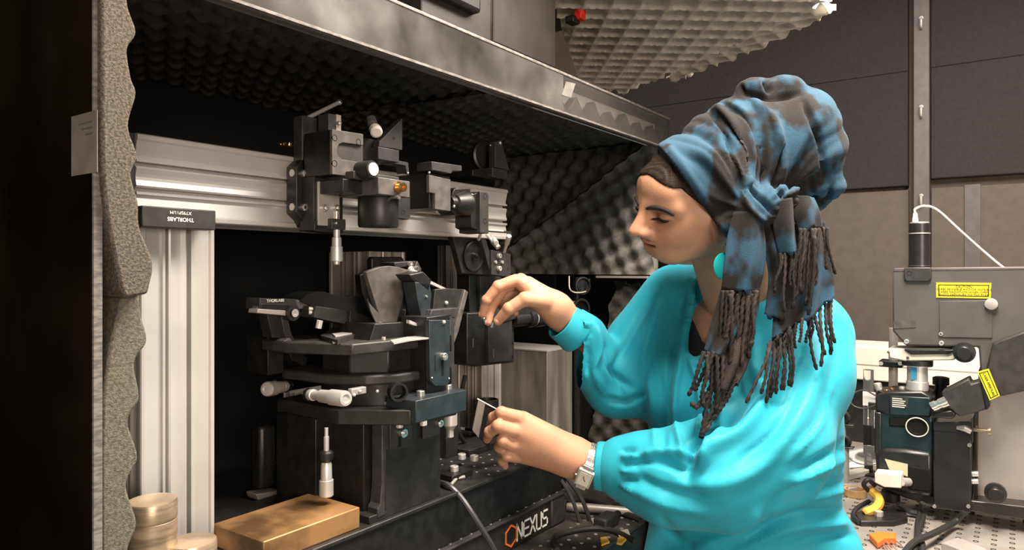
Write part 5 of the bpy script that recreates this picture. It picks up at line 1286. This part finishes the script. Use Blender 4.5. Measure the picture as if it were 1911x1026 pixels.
# ------------------------------------------------------------------ brows, lashes
def brow(name, pts, rad, m, lift):
    P = []
    hv, hf = headPF
    for (x, y, z) in pts:                                # seat each point on the face
        dirp = H(x, y, z); ray = Fh*HS
        l = hl(hv); sel = np.abs(l[:,1]-y)+np.abs(l[:,2]-z) < .006
        xx = l[sel, 0].max() if sel.any() else x
        P.append(w1(H(xx+lift, y, z)))
    return obj(name, MB().tube(spline(P, 6), [rad*math.sin(math.pi*(.12+.8*i/(6*(len(P)-1))))**.6 for i in range(6*(len(P)-1)+1)], 8), m, person, smooth=180)
for s in (-1, 1):
    brow('eyebrow', [(.1, s*.012, .027), (.1, s*.022, .031), (.1, s*.034, .032), (.1, s*.045, .028), (.1, s*.054, .019)], .0042, M_brow, -.0016)
    brow('eyelashes', [(.1, s*.019, .0035), (.1, s*.026, .0015), (.1, s*.034, .0008), (.1, s*.042, .0020), (.1, s*.049, .0052)], .0024, M_brow, .0004)
# ------------------------------------------------------------------ hair
g = headD; g.d = g.d.copy()
X, Y_, Z_ = g.grid()
lx = ((X-HO[0])*Fh[0]+(Y_-HO[1])*Fh[1]+(Z_-HO[2])*Fh[2])/HS; ly = ((X-HO[0])*Lh[0]+(Y_-HO[1])*Lh[1]+(Z_-HO[2])*Lh[2])/HS; lz = ((X-HO[0])*Uh[0]+(Y_-HO[1])*Uh[1]+(Z_-HO[2])*Uh[2])/(HS*ZS)
# hairline: high over the brow, falling past the temple to a short sideburn
line = .090 - .024*np.clip(np.abs(ly)/.055, 0, 1)**1.6 + 1.6*(np.minimum(lx, .064)-.064)
line = np.where(lx < .004, -.045, np.maximum(line, -.030))
hd_ = (lz-line)*HS*ZS
thk = .0062*np.clip(hd_/.022, 0, 1)**.6+.0006
g.d = np.maximum(g.d-thk.astype(np.float32), (-hd_*.6).astype(np.float32))
ph_ = np.arctan2(lz-.02, -(lx-.10)); g.d += np.clip(hd_/.018-.2, 0, 1).astype(np.float32)*(.0011*np.sin(ph_*75+3*np.sin(ly*60))+.0006*np.sin(ph_*160+ly*200)).astype(np.float32)
sdf_mesh('hair', [g.mesh()], M_hair, person, 1)
# ------------------------------------------------------------------ blouse
bl_ = SDF((.12, .90, .74), (.74, 1.56, 1.50), .0046)
bl_.ell(tz(1.27), (.172, .118, .19), TR, 0)
bl_.ell(tz(1.08), (.168, .140, .20), TR, .06)
bl_.ell(tz(.87), (.185, .165, .17), TR, .06)
bl_.cone(cf(1262,548,1.35), cf(1405,575,1.29), .056, .07, .03); bl_.cone(cf(1268,542,1.30), cf(1300,560,1.28), .030, .030, .03); bl_.cone(cf(1405,580,1.29), cf(1490,622,1.20), .07, .070, .03)
for c in (bustR, bustL): bl_.ell(c+Fw*.004, (.070, .066, .072), TR, .035)
bl_.ell(cf(1500, 1040, 1.24), (.095, .10, .10), None, .05)
bl_.ell(cf(1455, 820, 1.22), (.088, .09, .16), None, .05)
# far sleeve
bl_.chain([(cf(1255,572,1.355), .066), (cf(1240,600,1.35), .070), (cf(1205,650,1.345), .074), (cf(1150,708,1.335), .064)], .02)
bl_.chain([(cf(1150,708,1.335), .064), (cf(1105,672,1.30), .050), (cf(1085,632,1.285), .045), (cf(1068,612,1.272), .038)], .014)
bl_.chain([(cf(1078,634,1.278), .036), (cf(1098,668,1.296), .046)], .014)
bl_.chain([(cf(1150,735,1.32), .036), (cf(1195,735,1.33), .040)], .03)
# near sleeve: wide at the shoulder, full over the forearm, gathered at the cuff
bl_.chain([(cf(1506,630,1.18), .071), (cf(1492,700,1.15), .076), (cf(1436,832,1.085), .080)], .03)
bl_.chain([(cf(1440,835,1.085), .084), (cf(1340,882,1.075), .080), (cf(1250,890,1.09), .070), (cf(1185,876,1.115), .052), (cf(1158,872,1.122), .042)], .025)
def polydist(px, py, poly):
    """signed distance in pixels to a polygon (negative inside)"""
    d = np.full(px.shape, 1e9); ins = np.zeros(px.shape, bool); n = len(poly)
    for i in range(n):
        ax, ay = poly[i]; bx_, by_ = poly[(i+1) % n]
        ex, ey = bx_-ax, by_-ay; t = np.clip(((px-ax)*ex+(py-ay)*ey)/(ex*ex+ey*ey), 0, 1)
        d = np.minimum(d, np.hypot(px-ax-ex*t, py-ay-ey*t))
        c = ((ay > py) != (by_ > py)) & (px < ax+(py-ay)*ex/(ey if abs(ey) > 1e-9 else 1e-9)); ins ^= c
    return np.where(ins, -d, d)
def carve(s, poly, fmin, fmax, k, op='s'):
    (X, Y_, Z_) = s.grid()
    px = CX+X/Y_*FL+0*Z_; py = HZ-(Z_-CZ)/Y_*FL+0*X
    e = polydist(px, py, poly)*Y_/FL
    e = np.maximum(e, np.maximum(Y_-fmax, fmin-Y_)).astype(np.float32)
    s.comb((slice(None),)*3, e, k, op)
carve(bl_, [(1299, 470), (1297, 520), (1291, 560), (1285, 600), (1284, 655), (1291, 668), (1312, 660), (1335, 620), (1352, 570), (1372, 500), (1372, 470)], .9, 1.26, .006)
def lean(s):                                     # she leans against the table edge
    X, Y_, Z_ = s.grid(); e = X*(-math.cos(TH))+Y_*math.sin(TH)-.558-np.maximum(Z_-.99, 0)*.9
    s.comb((slice(None),)*3, e.astype(np.float32), 0, 'i')
lean(bl_)
carve(bl_, [(1355, 470), (1352, 545), (1385, 575), (1430, 560), (1440, 470)], .9, 1.40, .01)
def normals(P, F):
    a, b, c, d = (P[F[:, i]] for i in range(4)); n = np.cross(c-a, d-b); N = np.zeros_like(P)
    for i in range(4): np.add.at(N, F[:, i], n)
    return N/np.maximum(np.linalg.norm(N, axis=1), 1e-12)[:, None]
CAMQ = np.array([0, 0, CZ])
def folds(PF, items, side='near'):
    """press fold lines into the cloth: (points seen on the photo, half width in px, height in m)"""
    P, F = PF; P = relax(P, F, 2); N = normals(P, F)
    v = P-CAMQ; v /= np.linalg.norm(v, axis=1)[:, None]; face = np.clip(-(N*v).sum(1)*2.2+.1, 0, 1)
    px = CX+P[:,0]/P[:,1]*FL; py = HZ-(P[:,2]-CZ)/P[:,1]*FL; D = np.zeros(len(P))
    for pts, wd, amp in items:
        pp = [(q.x, q.y) for q in spline([Vector((a, b, 0)) for a, b in pts], 5)]; n = len(pp)-1
        best = np.full(len(P), 1e9); bt = np.zeros(len(P))
        for i in range(n):
            ex, ey = pp[i+1][0]-pp[i][0], pp[i+1][1]-pp[i][1]; t = np.clip(((px-pp[i][0])*ex+(py-pp[i][1])*ey)/(ex*ex+ey*ey+1e-9), 0, 1)
            d = np.hypot(px-pp[i][0]-ex*t, py-pp[i][1]-ey*t); u = d < best; best[u] = d[u]; bt[u] = (i+t[u])/n
        D += 1.35*amp*np.exp(-(best/(wd*.8))**2)*np.minimum(1, 5*np.minimum(bt+.06, 1.06-bt))
    P = P + N*(D*face)[:, None]
    return P, F
R_ = .008; G_ = -.009
FO = [  # near sleeve
  ([(1480, 640), (1440, 730), (1390, 800), (1330, 835), (1300, 870)], 16, .012), ([(1415, 700), (1370, 770), (1320, 805), (1290, 850), (1286, 890)], 9, -.012),
  ([(1300, 800), (1320, 830), (1310, 870)], 10, .008), ([(1540, 640), (1510, 740), (1440, 850), (1360, 900), (1270, 905)], 20, .007),
  ([(1500, 700), (1450, 800), (1380, 860)], 10, -.006), ([(1200, 850), (1240, 842), (1300, 850)], 9, .008), ([(1180, 862), (1230, 862), (1290, 880)], 7, -.006),
  ([(1170, 905), (1240, 940), (1330, 955)], 12, .006), ([(1190, 890), (1250, 915), (1320, 925)], 9, -.006), ([(1450, 770), (1480, 690), (1500, 640)], 8, -.006),
  ([(1560, 640), (1550, 740), (1500, 830)], 10, -.005),
  # gathers behind the near cuff
  ([(1160, 842), (1185, 838)], 4, -.006), ([(1160, 852), (1190, 852)], 4, .006), ([(1160, 866), (1192, 866)], 4, -.006), ([(1160, 878), (1190, 882)], 4, .006), ([(1160, 892), (1190, 898)], 4, -.006), ([(1160, 905), (1186, 916)], 4, .005),
  # front of the blouse: placket drape and bust
  ([(1294, 520), (1286, 570), (1278, 620), (1272, 680), (1262, 730), (1262, 790), (1275, 850)], 6, .010), ([(1283, 530), (1272, 600), (1256, 660), (1246, 720), (1244, 800)], 7, -.008),
  ([(1284, 660), (1300, 700), (1310, 760), (1300, 830)], 8, .008), ([(1298, 680), (1325, 720), (1330, 790)], 7, -.008), ([(1330, 660), (1350, 720), (1345, 790), (1325, 830)], 9, .007),
  ([(1212, 700), (1218, 760), (1222, 830)], 7, .004), ([(1234, 700), (1236, 780), (1240, 850)], 7, -.005), ([(1220, 850), (1260, 870), (1290, 900)], 9, -.005),
  ([(1380, 620), (1372, 690), (1380, 760), (1360, 800)], 10, -.007), ([(1410, 620), (1410, 690), (1430, 740)], 12, .006),
  # back and waist
  ([(1470, 900), (1520, 880), (1585, 850)], 9, .008), ([(1490, 880), (1540, 850), (1580, 820)], 7, -.008), ([(1450, 930), (1520, 905), (1592, 895)], 9, -.008), ([(1430, 960), (1500, 930), (1590, 915)], 10, .008),
  ([(1400, 1000), (1480, 960), (1595, 950)], 9, -.007), ([(1380, 1025), (1480, 985), (1595, 975)], 10, .007), ([(1470, 1020), (1540, 1000), (1600, 1000)], 8, -.006),
  ([(1230, 960), (1260, 1000), (1300, 1026)], 12, -.004), ([(1420, 950), (1380, 990), (1300, 1020)], 12, .006),
  # far sleeve
  ([(1215, 560), (1180, 620), (1150, 690), (1160, 740)], 9, -.008), ([(1110, 600), (1118, 650), (1108, 690), (1130, 735)], 8, .009), ([(1092, 620), (1098, 670), (1092, 700)], 6, -.008),
  ([(1128, 640), (1140, 690), (1180, 725)], 7, -.008), ([(1240, 540), (1215, 610), (1195, 690)], 10, .006), ([(1078, 630), (1082, 668), (1098, 712)], 5, .005), ([(1130, 745), (1170, 752), (1200, 735)], 7, -.007),
  ([(1074, 590), (1096, 588)], 4, -.006), ([(1078, 604), (1104, 606)], 4, .006), ([(1076, 616), (1104, 622)], 4, -.006), ([(1070, 632), (1096, 644)], 4, .005), ([(1066, 646), (1086, 664)], 4, -.006),
  ([(1420, 700), (1380, 740), (1350, 790)], 6, -.007), ([(1560, 700), (1530, 790), (1470, 860)], 8, .006), ([(1530, 860), (1560, 845), (1580, 838)], 5, -.008), ([(1540, 930), (1570, 925), (1596, 925)], 5, -.007) ]
blP = folds(bl_.mesh(), FO)
blouse = sdf_mesh('blouse', [blP], M_blouse, person, 1)
def cuff(a_, b_, r0, r1, seam):
    A = w1(cf(*a_)); B_ = w1(cf(*b_)); Lg = (B_-A).length
    o = obj('cuff', MB().lathe(A, B_-A, [(0.001, r0*.93), (0, r0), (.003, r0*1.03), (Lg*.5, (r0+r1)/2*1.03), (Lg*.86, r1*1.04), (Lg, r1*1.0), (Lg*1.12, r1*.8)], 40, cap=False), M_blouse, blouse, smooth=180)
    so = o.modifiers.new('cloth', 'SOLIDIFY'); so.thickness = .002; so.offset = -1
    return o
cuff((1112, 868, 1.133), (1160, 874, 1.124), .0365, .0395, 0)
cuff((1047, 598, 1.264), (1080, 622, 1.277), .0335, .0385, 0)
bt = w1(cf(1139, 872, 1.092)); obj('cuff_seam', MB().tube(spline([w1(cf(1143, 838, 1.101)), w1(cf(1140, 856, 1.0885)), w1(cf(1140, 882, 1.0865)), w1(cf(1141, 902, 1.096))], 5), .0008, 6), M_blouse, blouse)
# undershirt at the neckline
us = SDF((.25, 1.05, 1.20), (.50, 1.34, 1.42), .004)
us.ell(tz(1.26), (.160, .109, .178), TR, 0)
for c in (bustR, bustL): us.ell(c, (.064, .064, .064), TR, .03)
carve(us, [(1272, 590), (1288, 586), (1312, 640), (1345, 650), (1345, 700), (1272, 700)], .9, 1.3, .0, 'i')
sdf_mesh('undershirt', [us.mesh()], M_under, person, 1)
# trousers and shoes
tr = SDF((.12, 1.0, .03), (.72, 1.6, .98), .009)
tr.ell(tz(.88), (.165, .138, .12), TR, 0)
for h_, a_ in zip(hipc, ank):
    kn_ = (h_+a_)/2+Fw*.015; tr.cone(h_, kn_, .098, .070, .03); tr.cone(kn_, a_, .070, .062, .02)
lean(tr)
sdf_mesh('trousers', [tr.mesh()], M_trous, person, 1)
for s, a_ in zip((-1, 1), ank):
    q = SDF(a_-np.array([.2,.2,.10]), a_+np.array([.2,.2,.08]), .006)
    q.cone(a_+np.array([0,0,-.04]), a_+Fw*.12+np.array([0,0,-.06]), .046, .036, .02); q.cone(a_, a_+np.array([0,0,-.03]), .045, .045, .02)
    q.half((0,0,.0), (0,0,-1))
    sdf_mesh('shoe', [q.mesh()], M_rub, person, 1)
# ------------------------------------------------------------------ headscarf
hs = SDF(cf(1205, 430, 1.16)-np.array([0,.16,.06]), cf(1600, 120, 1.16)+np.array([.02,.20,.02]), .0030)
hs.ell(H(-.012, 0, .052), np.array((.114, .094, .098*.8))*HS, HR, 0)
hs.ell(H(.058, 0, .090), np.array((.034, .060, .030))*HS, HR, .02)
for s in (-1, 1): hs.cone(H(-.015, s*.080, -.006), H(.010, s*.070, .050), .018, .020, .02)
hs.half(cf(1287, 349, 1.09), np.array([-.816, .20, -.578]))
hs.ell(cf(1385, 292, 1.185), (.108, .105, .098), None, .03)
hs.ell(cf(1470, 278, 1.20), (.091, .105, .112), None, .03)
hs.ell(cf(1403, 168, 1.165), (.030, .034, .024), None, .016); hs.ell(cf(1465, 166, 1.165), (.031, .034, .024), None, .016)
hs.ell(cf(1532, 345, 1.175), (.036, .05, .042), None, .02)
hs.cone(cf(1330, 300, 1.085), cf(1425, 395, 1.075), .026, .030, .016); hs.cone(cf(1395, 385, 1.07), cf(1470, 372, 1.075), .028, .026, .012)
hs.cone(cf(1352, 425, 1.085), cf(1400, 400, 1.07), .020, .024, .012)
hs.half(cf(1287, 349, 1.09), np.array([-.816, .20, -.578]), 0)
P, F = hs.mesh(); P = relax(P, F, 2); N = normals(P, F)
px = CX+P[:,0]/P[:,1]*FL; py = HZ-(P[:,2]-CZ)/P[:,1]*FL
th = np.arctan2(py-398, px-1412); rr = np.hypot(px-1412, py-398)
ph = th*8.5 + .9*np.sin(rr*.021+th*2) + 2.2*(P[:,1]-1.1)*6
cre = 1-np.abs(np.sin(ph))**.8; fine = 1-np.abs(np.sin(ph*2.1+rr*.012))**.9
amp = np.clip((rr-18)/60, 0, 1)*np.clip(1.15-rr/330, .25, 1)
band = np.clip(((px-1287)*.816-(py-349)*.578-12)/26, 0, 1)            # the hem over the forehead stays flat
P = P - N*((.015*cre+.006*fine)*amp*band)[:, None]
scf = [([(1240, 262), (1290, 330), (1345, 420)], 7, .0025), ([(1330, 190), (1372, 235), (1392, 300), (1398, 370)], 7, .009), ([(1318, 198), (1352, 245), (1372, 310), (1382, 370)], 5, -.009),
       ([(1345, 190), (1400, 225), (1420, 290), (1412, 360)], 6, -.008), ([(1385, 176), (1440, 220), (1462, 300), (1448, 360)], 10, .006), ([(1500, 190), (1530, 260), (1540, 330)], 6, -.010),
       ([(1380, 158), (1392, 176), (1440, 182), (1490, 176)], 6, -.008), ([(1428, 148), (1436, 172)], 6, -.010), ([(1555, 345), (1545, 372), (1530, 380)], 5, -.010), ([(1512, 330), (1520, 372), (1538, 392)], 6, -.006),
       ([(1395, 350), (1425, 375), (1445, 400)], 5, -.010), ([(1375, 345), (1405, 395), (1430, 412)], 6, .007), ([(1440, 340), (1460, 365), (1490, 385)], 5, -.008)]
P, F = folds((P, F), scf)
scarf = sdf_mesh('headscarf', [(P, F)], M_scarf, person, 1)
# hanging ends of the scarf
def sheet(name, Lp, Rp, m, wav=.006, nfold=2.5, seed=0, n=14, k=26, ragged=.004):
    Lq = spline([w1(cf(*p)) for p in Lp], 8); Rq = spline([w1(cf(*p)) for p in Rp], 8); mlen = min(len(Lq), len(Rq)); V = []; Fc = []; rng = random.Random(seed)
    def samp(Q_, t): t *= len(Q_)-1; i = min(int(t), len(Q_)-2); return Q_[i].lerp(Q_[i+1], t-i)
    for j in range(k+1):
        for i in range(n+1):
            t = j/k; s = i/n; p = samp(Lq, t).lerp(samp(Rq, t), s)
            p = p - Fv*(wav*math.sin(2*math.pi*nfold*s+seed+1.6*t)*(.35+.65*t) + .012*math.sin(math.pi*s))
            if j == k: p = p + UP*rng.uniform(-ragged, ragged)
            V.append(p)
    for j in range(k):
        for i in range(n): a = j*(n+1)+i; Fc.append([a, a+n+1, a+n+2, a+1])
    mb = MB(); mb.v = V; mb.f = Fc
    o = obj(name, mb, m, scarf, smooth=180)
    so = o.modifiers.new('cloth', 'SOLIDIFY'); so.thickness = .0035; so.offset = 0
    return o
sheet('scarf_end', [(1370, 396, 1.055), (1356, 445, 1.050), (1350, 490, 1.045), (1346, 540, 1.045)], [(1418, 394, 1.052), (1428, 450, 1.048), (1427, 500, 1.045), (1416, 546, 1.045)], M_scarf, .005, 1.6, 1)
sheet('scarf_end', [(1412, 404, 1.075), (1424, 460, 1.07), (1434, 520, 1.07), (1428, 590, 1.06)], [(1442, 404, 1.075), (1450, 470, 1.07), (1462, 530, 1.07), (1470, 600, 1.06)], M_scarf, .006, 1.2, 2)
sheet('scarf_end', [(1440, 378, 1.06), (1444, 420, 1.052), (1456, 474, 1.048)], [(1478, 368, 1.06), (1482, 420, 1.052), (1488, 470, 1.048)], M_scarf, .005, 1.1, 3)
sheet('scarf_end', [(1476, 366, 1.07), (1480, 395, 1.06), (1490, 428, 1.055)], [(1518, 370, 1.07), (1528, 395, 1.062), (1532, 424, 1.06)], M_scarf, .004, 1.3, 4)
sheet('scarf_end', [(1470, 420, 1.085), (1462, 500, 1.075), (1446, 580, 1.060), (1440, 634, 1.050)], [(1538, 412, 1.095), (1548, 470, 1.09), (1553, 520, 1.08), (1553, 556, 1.07)], M_scarf, .007, 2.2, 5, n=22, k=34)
sheet('scarf_end', [(1350, 530, 1.052), (1330, 590, 1.048), (1312, 655, 1.04)], [(1418, 536, 1.052), (1408, 600, 1.048), (1352, 668, 1.04)], M_scarf, .006, 2, 6)
sheet('scarf_end', [(1346, 620, 1.046), (1330, 680, 1.04), (1322, 728, 1.036)], [(1408, 600, 1.05), (1396, 670, 1.042), (1374, 716, 1.038)], M_tassb, .006, 2, 7)
_tc = [0]
def tassel(pts, r, m=None):
    P = spline([w1(cf(*p)) for p in pts], 9); n = 6; V = []; Fc = []; mm = len(P); a = Vector((1,0,0)); _tc[0] += 1
    for i in range(mm):
        t = (P[min(i+1, mm-1)]-P[max(i-1, 0)]).normalized(); a = (a-t*a.dot(t)).normalized(); b = t.cross(a); u = i/(mm-1)
        R1 = .80*r*(1-.25*u)*(1.35 if abs(u-.90) < .035 else 1)
        for k in range(n):
            q = 2*math.pi*k/n; V.append(P[i]+(a*math.cos(q)+b*math.sin(q))*R1*(1+.30*math.cos(2*(q-i*.9))))
    for i in range(mm-1):
        for k in range(n): Fc.append([i*n+k, i*n+(k+1) % n, (i+1)*n+(k+1) % n, (i+1)*n+k])
    Fc += [list(range(n-1, -1, -1)), [(mm-1)*n+k for k in range(n)]]
    mb = MB(); mb.v = V; mb.f = Fc
    return obj('tassel', mb, m or (M_tass if _tc[0] % 3 else M_tassb), scarf, smooth=180)
rng = random.Random(11)
def fringe(xs, y0, y1, f, r, dx=0, jy=18, jx=6, m=None):
    for x, ya in zip(xs, y0 if hasattr(y0, '__len__') else [y0]*len(xs)):
        ye = y1+rng.uniform(-jy, jy); xe = x+dx+rng.uniform(-jx, jx); ff = f+rng.uniform(-.006, .006)
        tassel([(x, ya, ff), (x+(xe-x)*.3+rng.uniform(-4, 4), ya+(ye-ya)*.35, ff-.004), (x+(xe-x)*.65+rng.uniform(-4, 4), ya+(ye-ya)*.7, ff-.004), (xe, ye, ff-.002)], r, m)
fringe([1350, 1358, 1366, 1374, 1382, 1390, 1398, 1406, 1413], 542, 660, 1.036, .0042, -10, 30)
fringe([1362, 1378, 1394, 1404], 548, 690, 1.031, .0042, -4, 26)
fringe([1494, 1501, 1508, 1515, 1522, 1529], 426, 540, 1.046, .0036, -6, 34)
fringe([1498, 1512, 1520], 440, 575, 1.042, .0036, -8, 18)
fringe([1456, 1466, 1476, 1484], 472, 560, 1.040, .0032, -6, 26)
fringe([1536, 1544], 424, 520, 1.058, .0032, 10, 20)
fringe([1314, 1322, 1332, 1340], 656, 740, 1.030, .0040, -24, 14)
fringe([1318, 1328, 1338, 1348], 662, 760, 1.026, .0042, -8, 16)
for p in ([(1326, 722, 1.030), (1318, 760, 1.026), (1312, 800, 1.022), (1308, 818, 1.020)], [(1338, 726, 1.030), (1334, 755, 1.025), (1320, 785, 1.022), (1308, 815, 1.020)],
          [(1352, 724, 1.032), (1346, 750, 1.028), (1330, 778, 1.024), (1316, 806, 1.02)], [(1366, 716, 1.034), (1358, 740, 1.030), (1344, 762, 1.026), (1330, 782, 1.022)],
          [(1376, 700, 1.034), (1362, 730, 1.030), (1352, 748, 1.028), (1338, 770, 1.024)], [(1330, 724, 1.030), (1312, 745, 1.026), (1300, 760, 1.024), (1290, 752, 1.02)]): tassel(p, .0048)
for x, ya, xe, ye, f in ((1444, 634, 1438, 742, 1.030), (1452, 628, 1448, 735, 1.030), (1440, 636, 1420, 735, 1.028), (1462, 620, 1458, 728, 1.032), (1446, 636, 1430, 752, 1.026), (1436, 640, 1392, 752, 1.026),
                         (1472, 612, 1472, 720, 1.036), (1482, 606, 1476, 722, 1.036), (1468, 616, 1462, 728, 1.034), (1508, 588, 1524, 690, 1.044), (1518, 580, 1540, 662, 1.048), (1530, 572, 1532, 684, 1.048),
                         (1541, 566, 1553, 655, 1.052), (1548, 560, 1550, 662, 1.054), (1551, 558, 1558, 640, 1.054), (1456, 622, 1440, 735, 1.028)):
    tassel([(x, ya, f+.022), (x+(xe-x)*.2+rng.uniform(-4, 4), ya+(ye-ya)*.3, f+.006), (x+(xe-x)*.6+rng.uniform(-5, 5), ya+(ye-ya)*.65, f), (xe, ye, f)], .0034)
fringe([1450, 1462, 1474, 1486, 1498, 1510, 1522], [626, 618, 610, 602, 594, 587, 580], 640, 1.044, .0030, -4, 14)
# ------------------------------------------------------------------ things worn or held
wa = thing('wristwatch', 'silver bracelet watch with rectangular dial on the lower wrist', 'watch', w1(cf(1098, 868, 1.133)))
A = cf(1098, 866, 1.133); ax = cf(1160, 874, 1.124)-cf(1068, 862, 1.136); ax /= np.linalg.norm(ax)
u0 = np.array([0, 0, 1.0]); u0 -= ax*(u0@ax); u0 /= np.linalg.norm(u0); v0 = np.cross(ax, u0)          # v0: towards or from the camera
if v0[1] > 0: v0 = -v0
tl = -.28                                             # the bracelet sits slightly askew
ax2 = ax*math.cos(tl)+u0*math.sin(tl); u2 = u0*math.cos(tl)-ax*math.sin(tl)
rx = .0335; st = MB()
for i in range(30):
    a0 = 2*math.pi*i/30
    for j in range(4):
        c = A + (u2*math.cos(a0)+v0*math.sin(a0))*rx + ax2*((j-1.5)*.0034+(.0017 if i % 2 else 0))
        tg = -u2*math.sin(a0)+v0*math.cos(a0); nr = u2*math.cos(a0)+v0*math.sin(a0)
        q = [c+tg*s_*.0031+ax2*t_*.0016 for s_, t_ in ((-1,0), (0,-1), (1,0), (0,1))]
        st.prism([w1(p-nr*.0008) for p in q], w1(nr*.0016))
    st.prism([w1(A+(u2*math.cos(a_)+v0*math.sin(a_))*(rx-.0012)+ax2*t_*.0068) for a_, t_ in ((a0,-1), (a0+.21,-1), (a0+.21,1), (a0,1))], w1(( u2*math.cos(a0)+v0*math.sin(a0))*.0008))
obj('bracelet', st, M_steel, wa)
a0 = math.radians(112); nr = u2*math.cos(a0)+v0*math.sin(a0); tg = -u2*math.sin(a0)+v0*math.cos(a0); c = A+nr*(rx-.001)
def pad(mb, c, hw, hh, th_):
    mb.prism([w1(c+ax2*s_*hw+tg*t_*hh) for s_, t_ in ((-1,-1), (1,-1), (1,1), (-1,1))], w1(nr*th_)); return mb
obj('case', pad(MB(), c, .0125, .0155, .0065), M_sat, wa, bev=.0015)
obj('dial', pad(MB(), c+nr*.0064, .0092, .0118, .0006), M_cream, wa, bev=.0004)
for an, ln in ((.7, .0042), (-1.9, .006)):
    d = ax2*math.cos(an)+tg*math.sin(an); e = np.cross(nr, d)*.0005; o_ = c+nr*.0071
    obj('hand', MB().prism([w1(o_-e), w1(o_+e), w1(o_+e+d*ln), w1(o_-e+d*ln)], w1(nr*.0004)), M_ink, wa, smooth=0)
obj('crown', MB().cyl(w1(c+nr*.003-ax2*.0125), w1(c+nr*.003-ax2*.0150), .0018, n=10), M_steel, wa)
for s_ in (-1, 1): obj('lug', pad(MB(), c+tg*s_*.0185-nr*.001, .0085, .004, .005), M_steel, wa, bev=.001)
er = thing('earring', 'turquoise disc earring hanging from a small gold hoop at the ear', 'earring', w1(cf(1352, 510, 1.085)))
obj('hoop', MB().tube([w1(cf(1353+5*math.cos(i*.35), 463+7*math.sin(i*.35), 1.082)) for i in range(19)], .0009, 6), M_bronz, er, label='gold hoop')
dc = w1(cf(1353, 497, 1.085)); obj('disc', MB().lathe(dc-Fv*.001, Fv*.9+Rv*-.45, [(0, .020), (.0005, .0215), (.002, .0215), (.0025, .020)], 32), M_ear, er, label='turquoise disc')
cd = thing('filter_plate', 'thin dark rectangular filter plate held in the lower hand', 'plate', w1(cf(905, 820, 1.168)))
q = [w1(cf(x, y, f)) for x, y, f in ((891, 744, 1.178), (928, 764, 1.164), (912, 838, 1.160), (880, 800, 1.178))]
n_ = (q[1]-q[0]).cross(q[3]-q[0]).normalized()
if n_.dot(Fv) < 0: n_ = -n_
obj('plate', MB().prism(q, n_*.003), M_black2, cd, bev=.0005)
def lp(a, b, t): return a.lerp(b, t)
obj('grey_face', MB().prism([lp(q[0], q[1], .06)-n_*.0008, lp(q[0], q[1], .40)-n_*.0008, lp(q[3], q[2], .42)-n_*.0008, lp(q[3], q[2], .06)-n_*.0008], n_*.0008), M_alud, cd, label='light grey face')
obj('bright_edge', MB().tube([q[0], q[1]], .0012, 6), M_cream, cd, label='bright upper edge')
# ------------------------------------------------------------------ repeats share a group
for o in list(sc.objects):
    if o.parent or 'label' not in o or 'category' not in o: continue
    n = o.name.split('.')[0]
    g = {'aluminium_extrusion': 'aluminium extrusions of the frame', 'micrometer': 'micrometers on the stage', 'angle_bracket': 'triangular brackets above the rail',
         'ribbed_cable': 'ribbed cables below the watch', 'coiled_cable': 'thick cables on the black table', 'table_cable': 'cables on the pale table', 'side_cable': 'cables beside the microscope front',
         'scrap': 'scraps on the black table', 'optic_holder': 'ring optics behind the blouse', 'rail_end_cap': 'end caps of the horizontal rail', 'metal_bar': 'metal bars on the pale table',
         'wall_foam': 'foam slabs on the side panel', 'ceiling_foam': 'foam sheets under the roof', 'side_foam': 'foam pieces on the right wall', 'overhead_foam': 'foam sheets overhead',
         'optical_table': 'optical tables', 'bright_strip': 'bright strips'}.get(n)
    if g: o['group'] = g
